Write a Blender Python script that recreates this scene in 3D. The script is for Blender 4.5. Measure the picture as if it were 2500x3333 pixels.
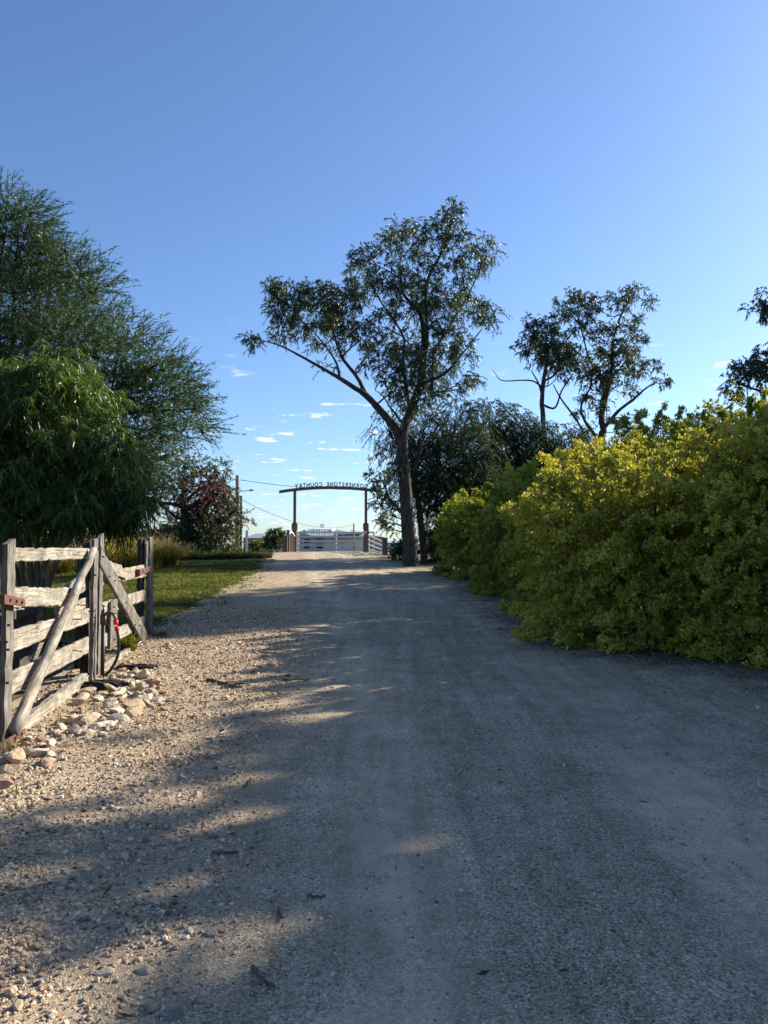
import bpy, math, random
import numpy as np
from mathutils import Vector, Matrix, Euler

for o in list(bpy.data.objects):
    bpy.data.objects.remove(o)
scene = bpy.context.scene
COL = scene.collection
RNG = np.random.default_rng(7)
random.seed(7)

# ------------------------------------------------------------------ camera, sky, sun, exposure
CAM_Z = 1.6
F = 2500.0                                    # focal length in photo pixels (2500 x 3333)
PITCH = math.atan(118.5 / F)
cam = bpy.data.cameras.new('camera')
cam.sensor_fit = 'VERTICAL'
cam.sensor_height = 36.0
cam.lens = 36.0 * F / 3333.0
cam.clip_start = 0.05
cam.clip_end = 6000.0
cam_o = bpy.data.objects.new('camera', cam)
cam_o.location = (0, 0, CAM_Z)
cam_o.rotation_euler = (math.pi / 2 + PITCH, 0, 0)
COL.objects.link(cam_o)
scene.camera = cam_o

SUN_AZ = math.radians(56.0)                   # clockwise from +Y (view direction)
SUN_EL = math.radians(27.0)
SUN_DIR = Vector((math.sin(SUN_AZ) * math.cos(SUN_EL), math.cos(SUN_AZ) * math.cos(SUN_EL), math.sin(SUN_EL)))
SKY_STRENGTH = 0.10

world = bpy.data.worlds.new('World')
scene.world = world
world.use_nodes = True
wn, wl = world.node_tree.nodes, world.node_tree.links
wn.clear()
w_out = wn.new('ShaderNodeOutputWorld')
w_bg = wn.new('ShaderNodeBackground')
w_bg.inputs['Strength'].default_value = SKY_STRENGTH
sky = wn.new('ShaderNodeTexSky')
sky.sky_type = 'NISHITA'
sky.sun_disc = False
sky.sun_elevation = SUN_EL
sky.sun_rotation = SUN_AZ
sky.altitude = 200
sky.air_density = 1.0
sky.dust_density = 0.65
sky.ozone_density = 3.0
hsv = wn.new('ShaderNodeHueSaturation')
hsv.inputs['Saturation'].default_value = 1.0
wl.new(sky.outputs[0], hsv.inputs['Color'])
# small fair-weather clouds, low over the horizon, all the way round
tc = wn.new('ShaderNodeTexCoord')
sep = wn.new('ShaderNodeSeparateXYZ')
wl.new(tc.outputs['Generated'], sep.inputs[0])
def wmath(op, a, b=None):
    n = wn.new('ShaderNodeMath'); n.operation = op
    for i, v in enumerate((a, b)):
        if v is None: continue
        if isinstance(v, (int, float)): n.inputs[i].default_value = v
        else: wl.new(v, n.inputs[i])
    return n.outputs[0]
zc = wmath('ADD', wmath('MAXIMUM', sep.outputs['Z'], 0.0), 0.06)
comb = wn.new('ShaderNodeCombineXYZ')
wl.new(wmath('DIVIDE', sep.outputs['X'], zc), comb.inputs[0])
wl.new(wmath('DIVIDE', sep.outputs['Y'], zc), comb.inputs[1])
comb.inputs[2].default_value = 3.7
cn = wn.new('ShaderNodeTexNoise')
cn.inputs['Scale'].default_value = 4.8
cn.inputs['Detail'].default_value = 5.0
cn.inputs['Roughness'].default_value = 0.55
wl.new(comb.outputs[0], cn.inputs['Vector'])
cr = wn.new('ShaderNodeMapRange')
cr.interpolation_type = 'SMOOTHSTEP'
cr.inputs['From Min'].default_value = 0.59
cr.inputs['From Max'].default_value = 0.68
wl.new(cn.outputs['Fac'], cr.inputs['Value'])
er = wn.new('ShaderNodeMapRange')
er.interpolation_type = 'SMOOTHSTEP'
er.inputs['From Min'].default_value = 0.30
er.inputs['From Max'].default_value = 0.12
wl.new(sep.outputs['Z'], er.inputs['Value'])
cm = wmath('MULTIPLY', wmath('MULTIPLY', cr.outputs[0], er.outputs[0]), 0.85)
cmix = wn.new('ShaderNodeMixRGB')
cmix.inputs['Color2'].default_value = (4.6, 4.8, 5.0, 1)
wl.new(cm, cmix.inputs['Fac'])
tint = wn.new('ShaderNodeMixRGB'); tint.blend_type = 'MULTIPLY'; tint.inputs['Fac'].default_value = 1.0
tint.inputs['Color2'].default_value = (0.55, 0.635, 0.755, 1)
wl.new(hsv.outputs[0], tint.inputs['Color1'])
wl.new(tint.outputs[0], cmix.inputs['Color1'])
wl.new(cmix.outputs[0], w_bg.inputs['Color'])
wl.new(w_bg.outputs[0], w_out.inputs['Surface'])

sun = bpy.data.lights.new('sun', 'SUN')
sun.energy = 4.3
sun.color = (1.0, 0.925, 0.775)
sun.angle = math.radians(0.6)
sun_o = bpy.data.objects.new('sun', sun)
sun_o.rotation_euler = SUN_DIR.to_track_quat('Z', 'Y').to_euler()
sun_o.location = (30, 30, 30)
COL.objects.link(sun_o)

vs = scene.view_settings
scene.display_settings.display_device = 'sRGB'
vs.view_transform = 'Standard'
vs.look = 'None'
vs.exposure = 1.36
vs.gamma = 1.0
vs.use_curve_mapping = False
scene.cycles.max_bounces = 8
scene.cycles.diffuse_bounces = 4
scene.cycles.glossy_bounces = 2
scene.cycles.transmission_bounces = 6
scene.cycles.transparent_max_bounces = 4

# ------------------------------------------------------------------ helpers
def ray(px, py):
    x = (px - 1250.0) / F
    v = -(py - 1666.5) / F
    c, s = math.cos(PITCH), math.sin(PITCH)
    return np.array([x, c - v * s, s + v * c])
def at(px, py, D):
    """world point on that line of sight, D metres in front of the camera"""
    r = ray(px, py)
    p = r * (D / r[1])
    return np.array([p[0], p[1], p[2] + CAM_Z])
def sstep(a, b, x):
    t = np.clip((np.asarray(x, float) - a) / (b - a), 0, 1)
    return t * t * (3 - 2 * t)
_ns = np.random.default_rng(3)
_nk = _ns.normal(size=(24, 2)); _nk /= np.linalg.norm(_nk, axis=1)[:, None]
_np = _ns.uniform(0, 6.28, 24)
def noise2(x, y, scale):
    """cheap smooth noise in about -1..1"""
    x = np.asarray(x, float) / scale; y = np.asarray(y, float) / scale
    r = 0
    for i in range(12):
        f = 0.7 + 0.16 * i
        r = r + np.sin((x * _nk[i, 0] + y * _nk[i, 1]) * 6.28 * f + _np[i])
    return r / 5.0

ROAD_Y = [-10, 2.5, 5, 9.6, 13.5, 18.3, 24, 34, 45, 54, 90]
ROAD_X = [1.5, 1.0, 1.0, 0.85, 0.5, 0.1, -0.7, -2.4, -3.3, -3.78, -3.78]
def road_x(y): return np.interp(y, ROAD_Y, ROAD_X)
LAWN_Y = [-10, 0, 5.5, 12.0, 12.6, 17, 25, 32, 45, 50, 60]
LAWN_X = [-4.6, -4.0, -3.3, -4.1, -4.0, -4.2, -4.6, -5.2, -6.9, -7.3, -7.3]
def gz(x, y):
    """height of the ground"""
    x = np.asarray(x, float); y = np.asarray(y, float)
    t = np.clip(y, -50, 51.5) - 8.0
    z = 0.031 * 0.5 * (t + np.sqrt(t * t + 9.0))
    z = z - 0.031 * 0.5 * (-18 + math.sqrt(324 + 9))
    off = np.abs(x - road_x(y))
    z = z - 0.5 * sstep(3.3, 6.0, off) * sstep(36, 50, y)
    return z
def pt(px, py, D):                       # point on the ground under a line of sight
    p = at(px, py, D)
    return np.array([p[0], p[1], float(gz(p[0], p[1]))])

def link(o, parent=None):
    COL.objects.link(o)
    if parent is not None: o.parent = parent
    return o
def tag(o, label, cat, group=None):
    o['label'] = label; o['category'] = cat
    if group: o['group'] = group
    return o
def empty(name, loc=(0, 0, 0), rz=0.0):
    o = bpy.data.objects.new(name, None)
    o.location = tuple(float(v) for v in loc); o.rotation_euler = (0, 0, rz)
    o.empty_display_size = 0.2
    return link(o)
class MB:
    def __init__(s): s.v = []; s.f = []; s.m = []
    def add(s, v, f, mi=0):
        n = len(s.v)
        s.v.extend([tuple(float(c) for c in p) for p in v])
        s.f.extend([tuple(i + n for i in q) for q in f])
        s.m.extend([mi] * len(f))
        return s
    def box(s, c, h, R=None, mi=0):
        """centre, half sizes"""
        c = np.array(c, float)
        P = np.array([(x, y, z) for z in (-1, 1) for y in (-1, 1) for x in (-1, 1)], float) * np.array(h)
        if R is not None: P = P @ np.array(R).T
        return s.add(P + c, [(0, 2, 3, 1), (4, 5, 7, 6), (0, 1, 5, 4), (2, 6, 7, 3), (0, 4, 6, 2), (1, 3, 7, 5)], mi)
    def bbox(s, x0, x1, y0, y1, z0, z1, mi=0):
        return s.box(((x0 + x1) / 2, (y0 + y1) / 2, (z0 + z1) / 2), ((x1 - x0) / 2, (y1 - y0) / 2, (z1 - z0) / 2), None, mi)
    def tube(s, pts, rad, n=8, cap=True, rough=0.0, rng=None, mi=0):
        pts = np.array(pts, float); rad = np.broadcast_to(np.array(rad, float), (len(pts),))
        T = np.gradient(pts, axis=0); T /= np.linalg.norm(T, axis=1)[:, None] + 1e-9
        a = np.array([0, 0, 1.0]) if abs(T[0][2]) < 0.9 else np.array([1.0, 0, 0])
        V = []
        N = np.cross(T[0], a); N /= np.linalg.norm(N)
        for i in range(len(pts)):
            N = N - T[i] * np.dot(N, T[i]); N /= np.linalg.norm(N) + 1e-9
            B = np.cross(T[i], N)
            for k in range(n):
                an = 2 * math.pi * k / n
                r = rad[i]
                if rough and rng is not None: r *= 1 + rng.uniform(-rough, rough)
                V.append(pts[i] + (N * math.cos(an) + B * math.sin(an)) * r)
        Fc = []
        for i in range(len(pts) - 1):
            for k in range(n):
                k2 = (k + 1) % n
                Fc.append((i * n + k, i * n + k2, (i + 1) * n + k2, (i + 1) * n + k))
        if cap:
            Fc.append(tuple(range(n - 1, -1, -1))); Fc.append(tuple(range((len(pts) - 1) * n, len(pts) * n)))
        return s.add(V, Fc, mi)
    def mesh(s, name, mats, smooth=False):
        me = bpy.data.meshes.new(name)
        me.from_pydata(s.v, [], s.f)
        for m in (mats if isinstance(mats, (list, tuple)) else [mats]): me.materials.append(m)
        if any(s.m): me.polygons.foreach_set('material_index', s.m)
        if smooth: me.polygons.foreach_set('use_smooth', [True] * len(s.f))
        me.update()
        return me
    def build(s, name, mats, parent=None, smooth=False, loc=None):
        o = bpy.data.objects.new(name, s.mesh(name, mats, smooth))
        if loc is not None: o.location = tuple(float(v) for v in loc)
        return link(o, parent)
def fast_mesh(name, V, faces_n, mat, var=None, smooth=False):
    """V (N*k,3); consecutive groups of k vertices form one k-gon"""
    V = np.ascontiguousarray(V, np.float32); k = faces_n
    nv = len(V); nf = nv // k
    me = bpy.data.meshes.new(name)
    me.vertices.add(nv); me.vertices.foreach_set('co', V.ravel())
    me.loops.add(nv); me.loops.foreach_set('vertex_index', np.arange(nv, dtype=np.int32))
    me.polygons.add(nf)
    me.polygons.foreach_set('loop_start', np.arange(0, nv, k, dtype=np.int32))
    me.polygons.foreach_set('loop_total', np.full(nf, k, np.int32))
    me.materials.append(mat)
    if var is not None:
        a = me.attributes.new('var', 'FLOAT', 'POINT')
        a.data.foreach_set('value', np.repeat(np.asarray(var, np.float32), k))
    me.update(calc_edges=True)
    return me
def spline(P, n):
    """Catmull-Rom through rows of P (any width)"""
    P = np.array(P, float)
    Q = np.vstack([2 * P[0] - P[1], P, 2 * P[-1] - P[-2]])
    out = []
    for i in range(1, len(Q) - 2):
        for t in np.linspace(0, 1, n, endpoint=False):
            a, b, c, d = Q[i - 1], Q[i], Q[i + 1], Q[i + 2]
            out.append(0.5 * (2 * b + (c - a) * t + (2 * a - 5 * b + 4 * c - d) * t * t + (3 * b - a - 3 * c + d) * t ** 3))
    out.append(P[-1])
    return np.array(out)

# ------------------------------------------------------------------ materials
def new_mat(name):
    m = bpy.data.materials.new(name); m.use_nodes = True
    nt = m.node_tree; nt.nodes.clear()
    out = nt.nodes.new('ShaderNodeOutputMaterial')
    return m, nt, out
class NT:
    def __init__(s, nt): s.nt = nt
    def n(s, t, **kw):
        nd = s.nt.nodes.new(t)
        for k, v in kw.items():
            if k.startswith('i_'):
                nm = k[2:].replace('_', ' ')
                nd.inputs[nm].default_value = v
            else: setattr(nd, k, v)
        return nd
    def l(s, a, b): s.nt.links.new(a, b); return b
    def math(s, op, a, b=None, c=None, clamp=False):
        nd = s.nt.nodes.new('ShaderNodeMath'); nd.operation = op; nd.use_clamp = clamp
        for i, v in enumerate((a, b, c)):
            if v is None: continue
            if isinstance(v, (int, float)): nd.inputs[i].default_value = v
            else: s.l(v, nd.inputs[i])
        return nd.outputs[0]
    def ramp(s, fac, stops):
        nd = s.nt.nodes.new('ShaderNodeValToRGB')
        el = nd.color_ramp.elements
        while len(el) < len(stops): el.new(0.5)
        for e, (p, c) in zip(el, stops):
            e.position = p; e.color = (c[0], c[1], c[2], 1) if len(c) == 3 else c
        s.l(fac, nd.inputs[0])
        return nd.outputs[0]
    def mix(s, fac, a, b, mode='MIX'):
        nd = s.nt.nodes.new('ShaderNodeMixRGB'); nd.blend_type = mode
        for i, v in enumerate((fac, a, b)):
            if isinstance(v, (int, float)): nd.inputs[i].default_value = v
            elif isinstance(v, tuple): nd.inputs[i].default_value = (v[0], v[1], v[2], 1)
            else: s.l(v, nd.inputs[i])
        return nd.outputs[0]
def g3(v): return (v, v, v)

def leaf_mat(name, c_dark, c_mid, c_light, trans=0.4, rough=0.45, tr_tint=(1.25, 1.15, 0.55), spec=0.5):
    m, nt, out = new_mat(name); N = NT(nt)
    at_ = N.n('ShaderNodeAttribute', attribute_name='var')
    col = N.ramp(at_.outputs['Fac'], [(0.0, c_dark), (0.5, c_mid), (1.0, c_light)])
    p = N.n('ShaderNodeBsdfPrincipled'); p.inputs['Roughness'].default_value = rough
    p.inputs['Specular IOR Level'].default_value = spec
    N.l(col, p.inputs['Base Color'])
    t = N.n('ShaderNodeBsdfTranslucent')
    N.l(N.mix(1.0, col, tr_tint, 'MULTIPLY'), t.inputs['Color'])
    mx = N.n('ShaderNodeMixShader'); mx.inputs[0].default_value = trans
    N.l(p.outputs[0], mx.inputs[1]); N.l(t.outputs[0], mx.inputs[2]); N.l(mx.outputs[0], out.inputs[0])
    return m
def simple_mat(name, col, rough=0.7, metal=0.0, var=0.15, scale=6.0, bump=0.0, bscale=40.0, spec=0.4):
    m, nt, out = new_mat(name); N = NT(nt)
    tcn = N.n('ShaderNodeTexCoord')
    no = N.n('ShaderNodeTexNoise', i_Scale=scale, i_Detail=6.0, i_Roughness=0.6)
    N.l(tcn.outputs['Object'], no.inputs['Vector'])
    a = tuple(c * (1 - var) for c in col); b = tuple(min(1, c * (1 + var)) for c in col)
    c = N.ramp(no.outputs['Fac'], [(0.3, a), (0.7, b)])
    p = N.n('ShaderNodeBsdfPrincipled'); N.l(c, p.inputs['Base Color'])
    p.inputs['Roughness'].default_value = rough; p.inputs['Metallic'].default_value = metal
    p.inputs['Specular IOR Level'].default_value = spec
    if bump:
        nb = N.n('ShaderNodeTexNoise', i_Scale=bscale, i_Detail=4.0)
        N.l(tcn.outputs['Object'], nb.inputs['Vector'])
        bn = N.n('ShaderNodeBump', i_Strength=bump, i_Distance=0.01)
        N.l(nb.outputs['Fac'], bn.inputs['Height']); N.l(bn.outputs[0], p.inputs['Normal'])
    N.l(p.outputs[0], out.inputs[0])
    return m
def wood_mat(name, dark, mid, light, crack=0.5, axis_scale=(1.2, 26, 26), bump=0.6):
    """weathered timber, grain along local X"""
    m, nt, out = new_mat(name); N = NT(nt)
    tcn = N.n('ShaderNodeTexCoord'); oi = N.n('ShaderNodeObjectInfo')
    va = N.n('ShaderNodeVectorMath', operation='ADD')
    off = N.n('ShaderNodeCombineXYZ')
    N.l(N.math('MULTIPLY', oi.outputs['Random'], 37.0), off.inputs[0]); N.l(N.math('MULTIPLY', oi.outputs['Random'], 11.0), off.inputs[2])
    N.l(tcn.outputs['Object'], va.inputs[0]); N.l(off.outputs[0], va.inputs[1])
    mp = N.n('ShaderNodeMapping'); mp.inputs['Scale'].default_value = axis_scale
    N.l(va.outputs[0], mp.inputs['Vector'])
    n1 = N.n('ShaderNodeTexNoise', i_Scale=2.2, i_Detail=8.0, i_Roughness=0.65, i_Distortion=0.6)
    N.l(mp.outputs[0], n1.inputs['Vector'])
    n2 = N.n('ShaderNodeTexNoise', i_Scale=5.0, i_Detail=5.0, i_Roughness=0.6)
    N.l(va.outputs[0], n2.inputs['Vector'])
    mp2 = N.n('ShaderNodeMapping'); mp2.inputs['Scale'].default_value = (0.7, 60, 60)
    N.l(va.outputs[0], mp2.inputs['Vector'])
    n3 = N.n('ShaderNodeTexNoise', i_Scale=1.6, i_Detail=3.0)
    N.l(mp2.outputs[0], n3.inputs['Vector'])
    grain = N.ramp(n1.outputs['Fac'], [(0.28, dark), (0.5, mid), (0.72, light)])
    blot = N.ramp(n2.outputs['Fac'], [(0.3, g3(0.5)), (0.62, g3(1.1))])
    c = N.mix(1.0, grain, blot, 'MULTIPLY')
    ck = N.ramp(n3.outputs['Fac'], [(0.33, g3(0.25)), (0.41, g3(1.0))])
    c = N.mix(crack, c, ck, 'MULTIPLY')
    p = N.n('ShaderNodeBsdfPrincipled'); p.inputs['Roughness'].default_value = 0.85
    p.inputs['Specular IOR Level'].default_value = 0.25
    N.l(c, p.inputs['Base Color'])
    bn = N.n('ShaderNodeBump', i_Strength=bump, i_Distance=0.008)
    N.l(N.math('ADD', n1.outputs['Fac'], N.math('MULTIPLY', ck, 0.6)), bn.inputs['Height'])
    N.l(bn.outputs[0], p.inputs['Normal']); N.l(p.outputs[0], out.inputs[0])
    return m
def bark_mat(name, dark, mid, light, zs=3.0, xs=14.0):
    m, nt, out = new_mat(name); N = NT(nt)
    tcn = N.n('ShaderNodeTexCoord')
    mp = N.n('ShaderNodeMapping'); mp.inputs['Scale'].default_value = (xs, xs, zs)
    N.l(tcn.outputs['Object'], mp.inputs['Vector'])
    n1 = N.n('ShaderNodeTexNoise', i_Scale=1.0, i_Detail=7.0, i_Roughness=0.65, i_Distortion=0.5)
    N.l(mp.outputs[0], n1.inputs['Vector'])
    c = N.ramp(n1.outputs['Fac'], [(0.3, dark), (0.5, mid), (0.68, light)])
    p = N.n('ShaderNodeBsdfPrincipled'); p.inputs['Roughness'].default_value = 0.9
    p.inputs['Specular IOR Level'].default_value = 0.2
    N.l(c, p.inputs['Base Color'])
    bn = N.n('ShaderNodeBump', i_Strength=0.9, i_Distance=0.03)
    N.l(n1.outputs['Fac'], bn.inputs['Height']); N.l(bn.outputs[0], p.inputs['Normal']); N.l(p.outputs[0], out.inputs[0])
    return m

M = {}
M['wood'] = wood_mat('weathered_timber', (0.095, 0.082, 0.066), (0.31, 0.273, 0.22), (0.56, 0.50, 0.41), 0.8)
M['wood_grey'] = wood_mat('grey_timber', (0.06, 0.054, 0.048), (0.165, 0.148, 0.128), (0.32, 0.29, 0.25), 0.85)
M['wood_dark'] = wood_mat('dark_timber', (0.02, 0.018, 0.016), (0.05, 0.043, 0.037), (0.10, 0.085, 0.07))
M['rust'] = simple_mat('rusty_steel', (0.13, 0.058, 0.042), 0.85, 0.2, 0.4, 30, 0.4, 120)
M['rust_dark'] = simple_mat('old_iron', (0.075, 0.04, 0.035), 0.75, 0.3, 0.3, 60)
M['black'] = simple_mat('black_plastic', (0.014, 0.014, 0.015), 0.5, 0, 0.2)
M['red'] = simple_mat('red_plastic', (0.62, 0.035, 0.03), 0.4, 0, 0.08)
M['hose'] = simple_mat('hose_rubber', (0.016, 0.028, 0.018), 0.35, 0, 0.15)
M['brass'] = simple_mat('tarnished_brass', (0.10, 0.085, 0.06), 0.5, 0.8, 0.3, 50)
M['steel'] = simple_mat('galvanised_steel', (0.45, 0.46, 0.47), 0.45, 0.6, 0.1)
M['trough'] = simple_mat('dark_concrete', (0.055, 0.055, 0.055), 0.9, 0, 0.35, 4, 0.4, 30)
M['char'] = simple_mat('bitumen', (0.012, 0.012, 0.013), 0.85, 0, 0.4, 60, 1.0, 60)
M['cream'] = simple_mat('cream_paint', (0.72, 0.68, 0.60), 0.6, 0, 0.06, 3)
M['brown'] = simple_mat('brown_paint', (0.125, 0.085, 0.066), 0.65, 0, 0.12, 5)
M['letter'] = simple_mat('letter_steel', (0.075, 0.06, 0.055), 0.6, 0.3, 0.1)
M['deck'] = simple_mat('concrete_deck', (0.50, 0.45, 0.38), 0.85, 0, 0.12, 2.5)
M['pole'] = simple_mat('pole_wood', (0.26, 0.245, 0.21), 0.85, 0, 0.2, 3)
M['pole_dark'] = simple_mat('pole_dark', (0.09, 0.07, 0.06), 0.85, 0, 0.2, 3)
M['wire'] = simple_mat('wire', (0.05, 0.05, 0.055), 0.6)
M['wall_w'] = simple_mat('house_wall', (0.58, 0.59, 0.60), 0.8, 0, 0.05, 1)
M['wall_tan'] = simple_mat('tan_wall', (0.30, 0.255, 0.20), 0.8, 0, 0.08, 1)
M['roof'] = simple_mat('sheet_roof', (0.30, 0.335, 0.38), 0.45, 0.25, 0.08, 1)
M['roof_l'] = simple_mat('pale_roof', (0.52, 0.55, 0.58), 0.4, 0.3, 0.05, 1)
M['window'] = simple_mat('window_glass', (0.03, 0.035, 0.04), 0.12, 0, 0.1)
M['frame'] = simple_mat('white_frame', (0.75, 0.75, 0.74), 0.5, 0, 0.03)
M['solar'] = simple_mat('solar_panel', (0.035, 0.045, 0.08), 0.15, 0, 0.1)
M['bark_gum'] = bark_mat('gum_bark', (0.016, 0.013, 0.011), (0.052, 0.044, 0.038), (0.12, 0.105, 0.092))
M['bark_dark'] = bark_mat('dark_bark', (0.012, 0.010, 0.009), (0.04, 0.033, 0.028), (0.09, 0.075, 0.062))
M['bark_tan'] = bark_mat('tan_bark', (0.05, 0.038, 0.028), (0.13, 0.10, 0.075), (0.22, 0.18, 0.14))
M['lf_gum'] = leaf_mat('gum_leaf', (0.026, 0.044, 0.028), (0.058, 0.084, 0.048), (0.115, 0.145, 0.070), 0.40, 0.4, (1.2, 1.2, 0.55), 0.45)
M['lf_willow'] = leaf_mat('wilga_leaf', (0.020, 0.042, 0.020), (0.042, 0.076, 0.034), (0.085, 0.125, 0.050), 0.34, 0.5, (1.2, 1.2, 0.5), 0.3)
M['lf_weep'] = leaf_mat('wattle_leaf', (0.018, 0.042, 0.011), (0.056, 0.10, 0.021), (0.15, 0.20, 0.045), 0.46, 0.36, (1.2, 1.3, 0.35), 0.4)
M['lf_pepper'] = leaf_mat('pepper_leaf', (0.012, 0.024, 0.017), (0.024, 0.048, 0.024), (0.050, 0.082, 0.034), 0.3, 0.6, (1.2, 1.15, 0.5), 0.15)
M['lf_gold'] = leaf_mat('golden_leaf', (0.15, 0.18, 0.03), (0.40, 0.40, 0.07), (0.64, 0.58, 0.13), 0.40, 0.55, (1.25, 1.15, 0.4), 0.25)
M['lf_goldg'] = leaf_mat('green_gold_leaf', (0.10, 0.145, 0.03), (0.26, 0.30, 0.055), (0.46, 0.46, 0.10), 0.38, 0.55, (1.25, 1.15, 0.4), 0.25)
M['lf_red'] = leaf_mat('red_leaf', (0.06, 0.032, 0.026), (0.115, 0.052, 0.040), (0.185, 0.09, 0.068), 0.4, 0.5, (1.2, 0.9, 0.75))
M['lf_olive'] = leaf_mat('olive_leaf', (0.03, 0.04, 0.018), (0.06, 0.07, 0.03), (0.11, 0.11, 0.05), 0.35, 0.5)
M['lf_shrub'] = leaf_mat('shrub_leaf', (0.025, 0.05, 0.02), (0.045, 0.085, 0.03), (0.09, 0.14, 0.045), 0.3, 0.45)
M['lf_yel'] = leaf_mat('yellow_green_leaf', (0.07, 0.085, 0.015), (0.13, 0.145, 0.02), (0.22, 0.21, 0.04), 0.4, 0.5)
M['lawn_blade'] = leaf_mat('lawn_blade', (0.055, 0.078, 0.018), (0.115, 0.135, 0.028), (0.25, 0.23, 0.08), 0.36, 0.6, (1.2, 1.15, 0.4), 0.2)
M['tall_blade'] = leaf_mat('tall_grass_blade', (0.19, 0.21, 0.045), (0.38, 0.36, 0.09), (0.54, 0.46, 0.18), 0.6, 0.6, (1.2, 1.1, 0.5), 0.2)
M['reed_blade'] = leaf_mat('reed_blade', (0.035, 0.055, 0.018), (0.075, 0.095, 0.03), (0.16, 0.16, 0.06), 0.35, 0.6, (1.2, 1.1, 0.5), 0.2)
M['seed'] = leaf_mat('seed_head', (0.28, 0.20, 0.125), (0.42, 0.31, 0.20), (0.55, 0.43, 0.29), 0.55, 0.7, (1.2, 1.0, 0.7), 0.1)
M['litter'] = leaf_mat('dry_leaf', (0.035, 0.025, 0.018), (0.11, 0.08, 0.05), (0.30, 0.24, 0.16), 0.15, 0.7, (1, 0.9, 0.6), 0.2)
M['stick'] = wood_mat('dry_stick', (0.05, 0.04, 0.03), (0.12, 0.095, 0.075), (0.22, 0.18, 0.145), 0.3, (2, 30, 30))
M['stick_pale'] = wood_mat('bleached_stick', (0.26, 0.22, 0.17), (0.42, 0.36, 0.29), (0.56, 0.5, 0.42), 0.3, (2, 30, 30))

def stone_mat(name, stops, bump=0.5):
    m, nt, out = new_mat(name); N = NT(nt)
    oi = N.n('ShaderNodeObjectInfo'); tcn = N.n('ShaderNodeTexCoord')
    c = N.ramp(oi.outputs['Random'], stops)
    no = N.n('ShaderNodeTexNoise', i_Scale=3.0, i_Detail=6.0, i_Roughness=0.65)
    N.l(tcn.outputs['Object'], no.inputs['Vector'])
    c = N.mix(1.0, c, N.ramp(no.outputs['Fac'], [(0.3, (0.72, 0.68, 0.62)), (0.65, (1.08, 1.06, 1.04))]), 'MULTIPLY')
    p = N.n('ShaderNodeBsdfPrincipled'); p.inputs['Roughness'].default_value = 0.85; p.inputs['Specular IOR Level'].default_value = 0.25
    N.l(c, p.inputs['Base Color'])
    bn = N.n('ShaderNodeBump', i_Strength=bump, i_Distance=0.05)
    N.l(no.outputs['Fac'], bn.inputs['Height']); N.l(bn.outputs[0], p.inputs['Normal'])
    N.l(p.outputs[0], out.inputs[0])
    return m
M['stone'] = stone_mat('pale_stone', [(0.0, (0.40, 0.31, 0.21)), (0.3, (0.50, 0.41, 0.29)), (0.55, (0.45, 0.36, 0.25)), (0.72, (0.56, 0.49, 0.39)), (0.88, (0.38, 0.235, 0.165)), (1.0, (0.58, 0.53, 0.46))])
M['pebble'] = stone_mat('gravel_pebble', [(0.0, (0.117, 0.092, 0.068)), (0.15, (0.282, 0.217, 0.156)), (0.38, (0.494, 0.373, 0.259)), (0.6, (0.576, 0.450, 0.317)), (0.72, (0.399, 0.261, 0.171)), (0.84, (0.659, 0.531, 0.385)), (1.0, (0.677, 0.650, 0.507))], 0.2)

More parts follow.
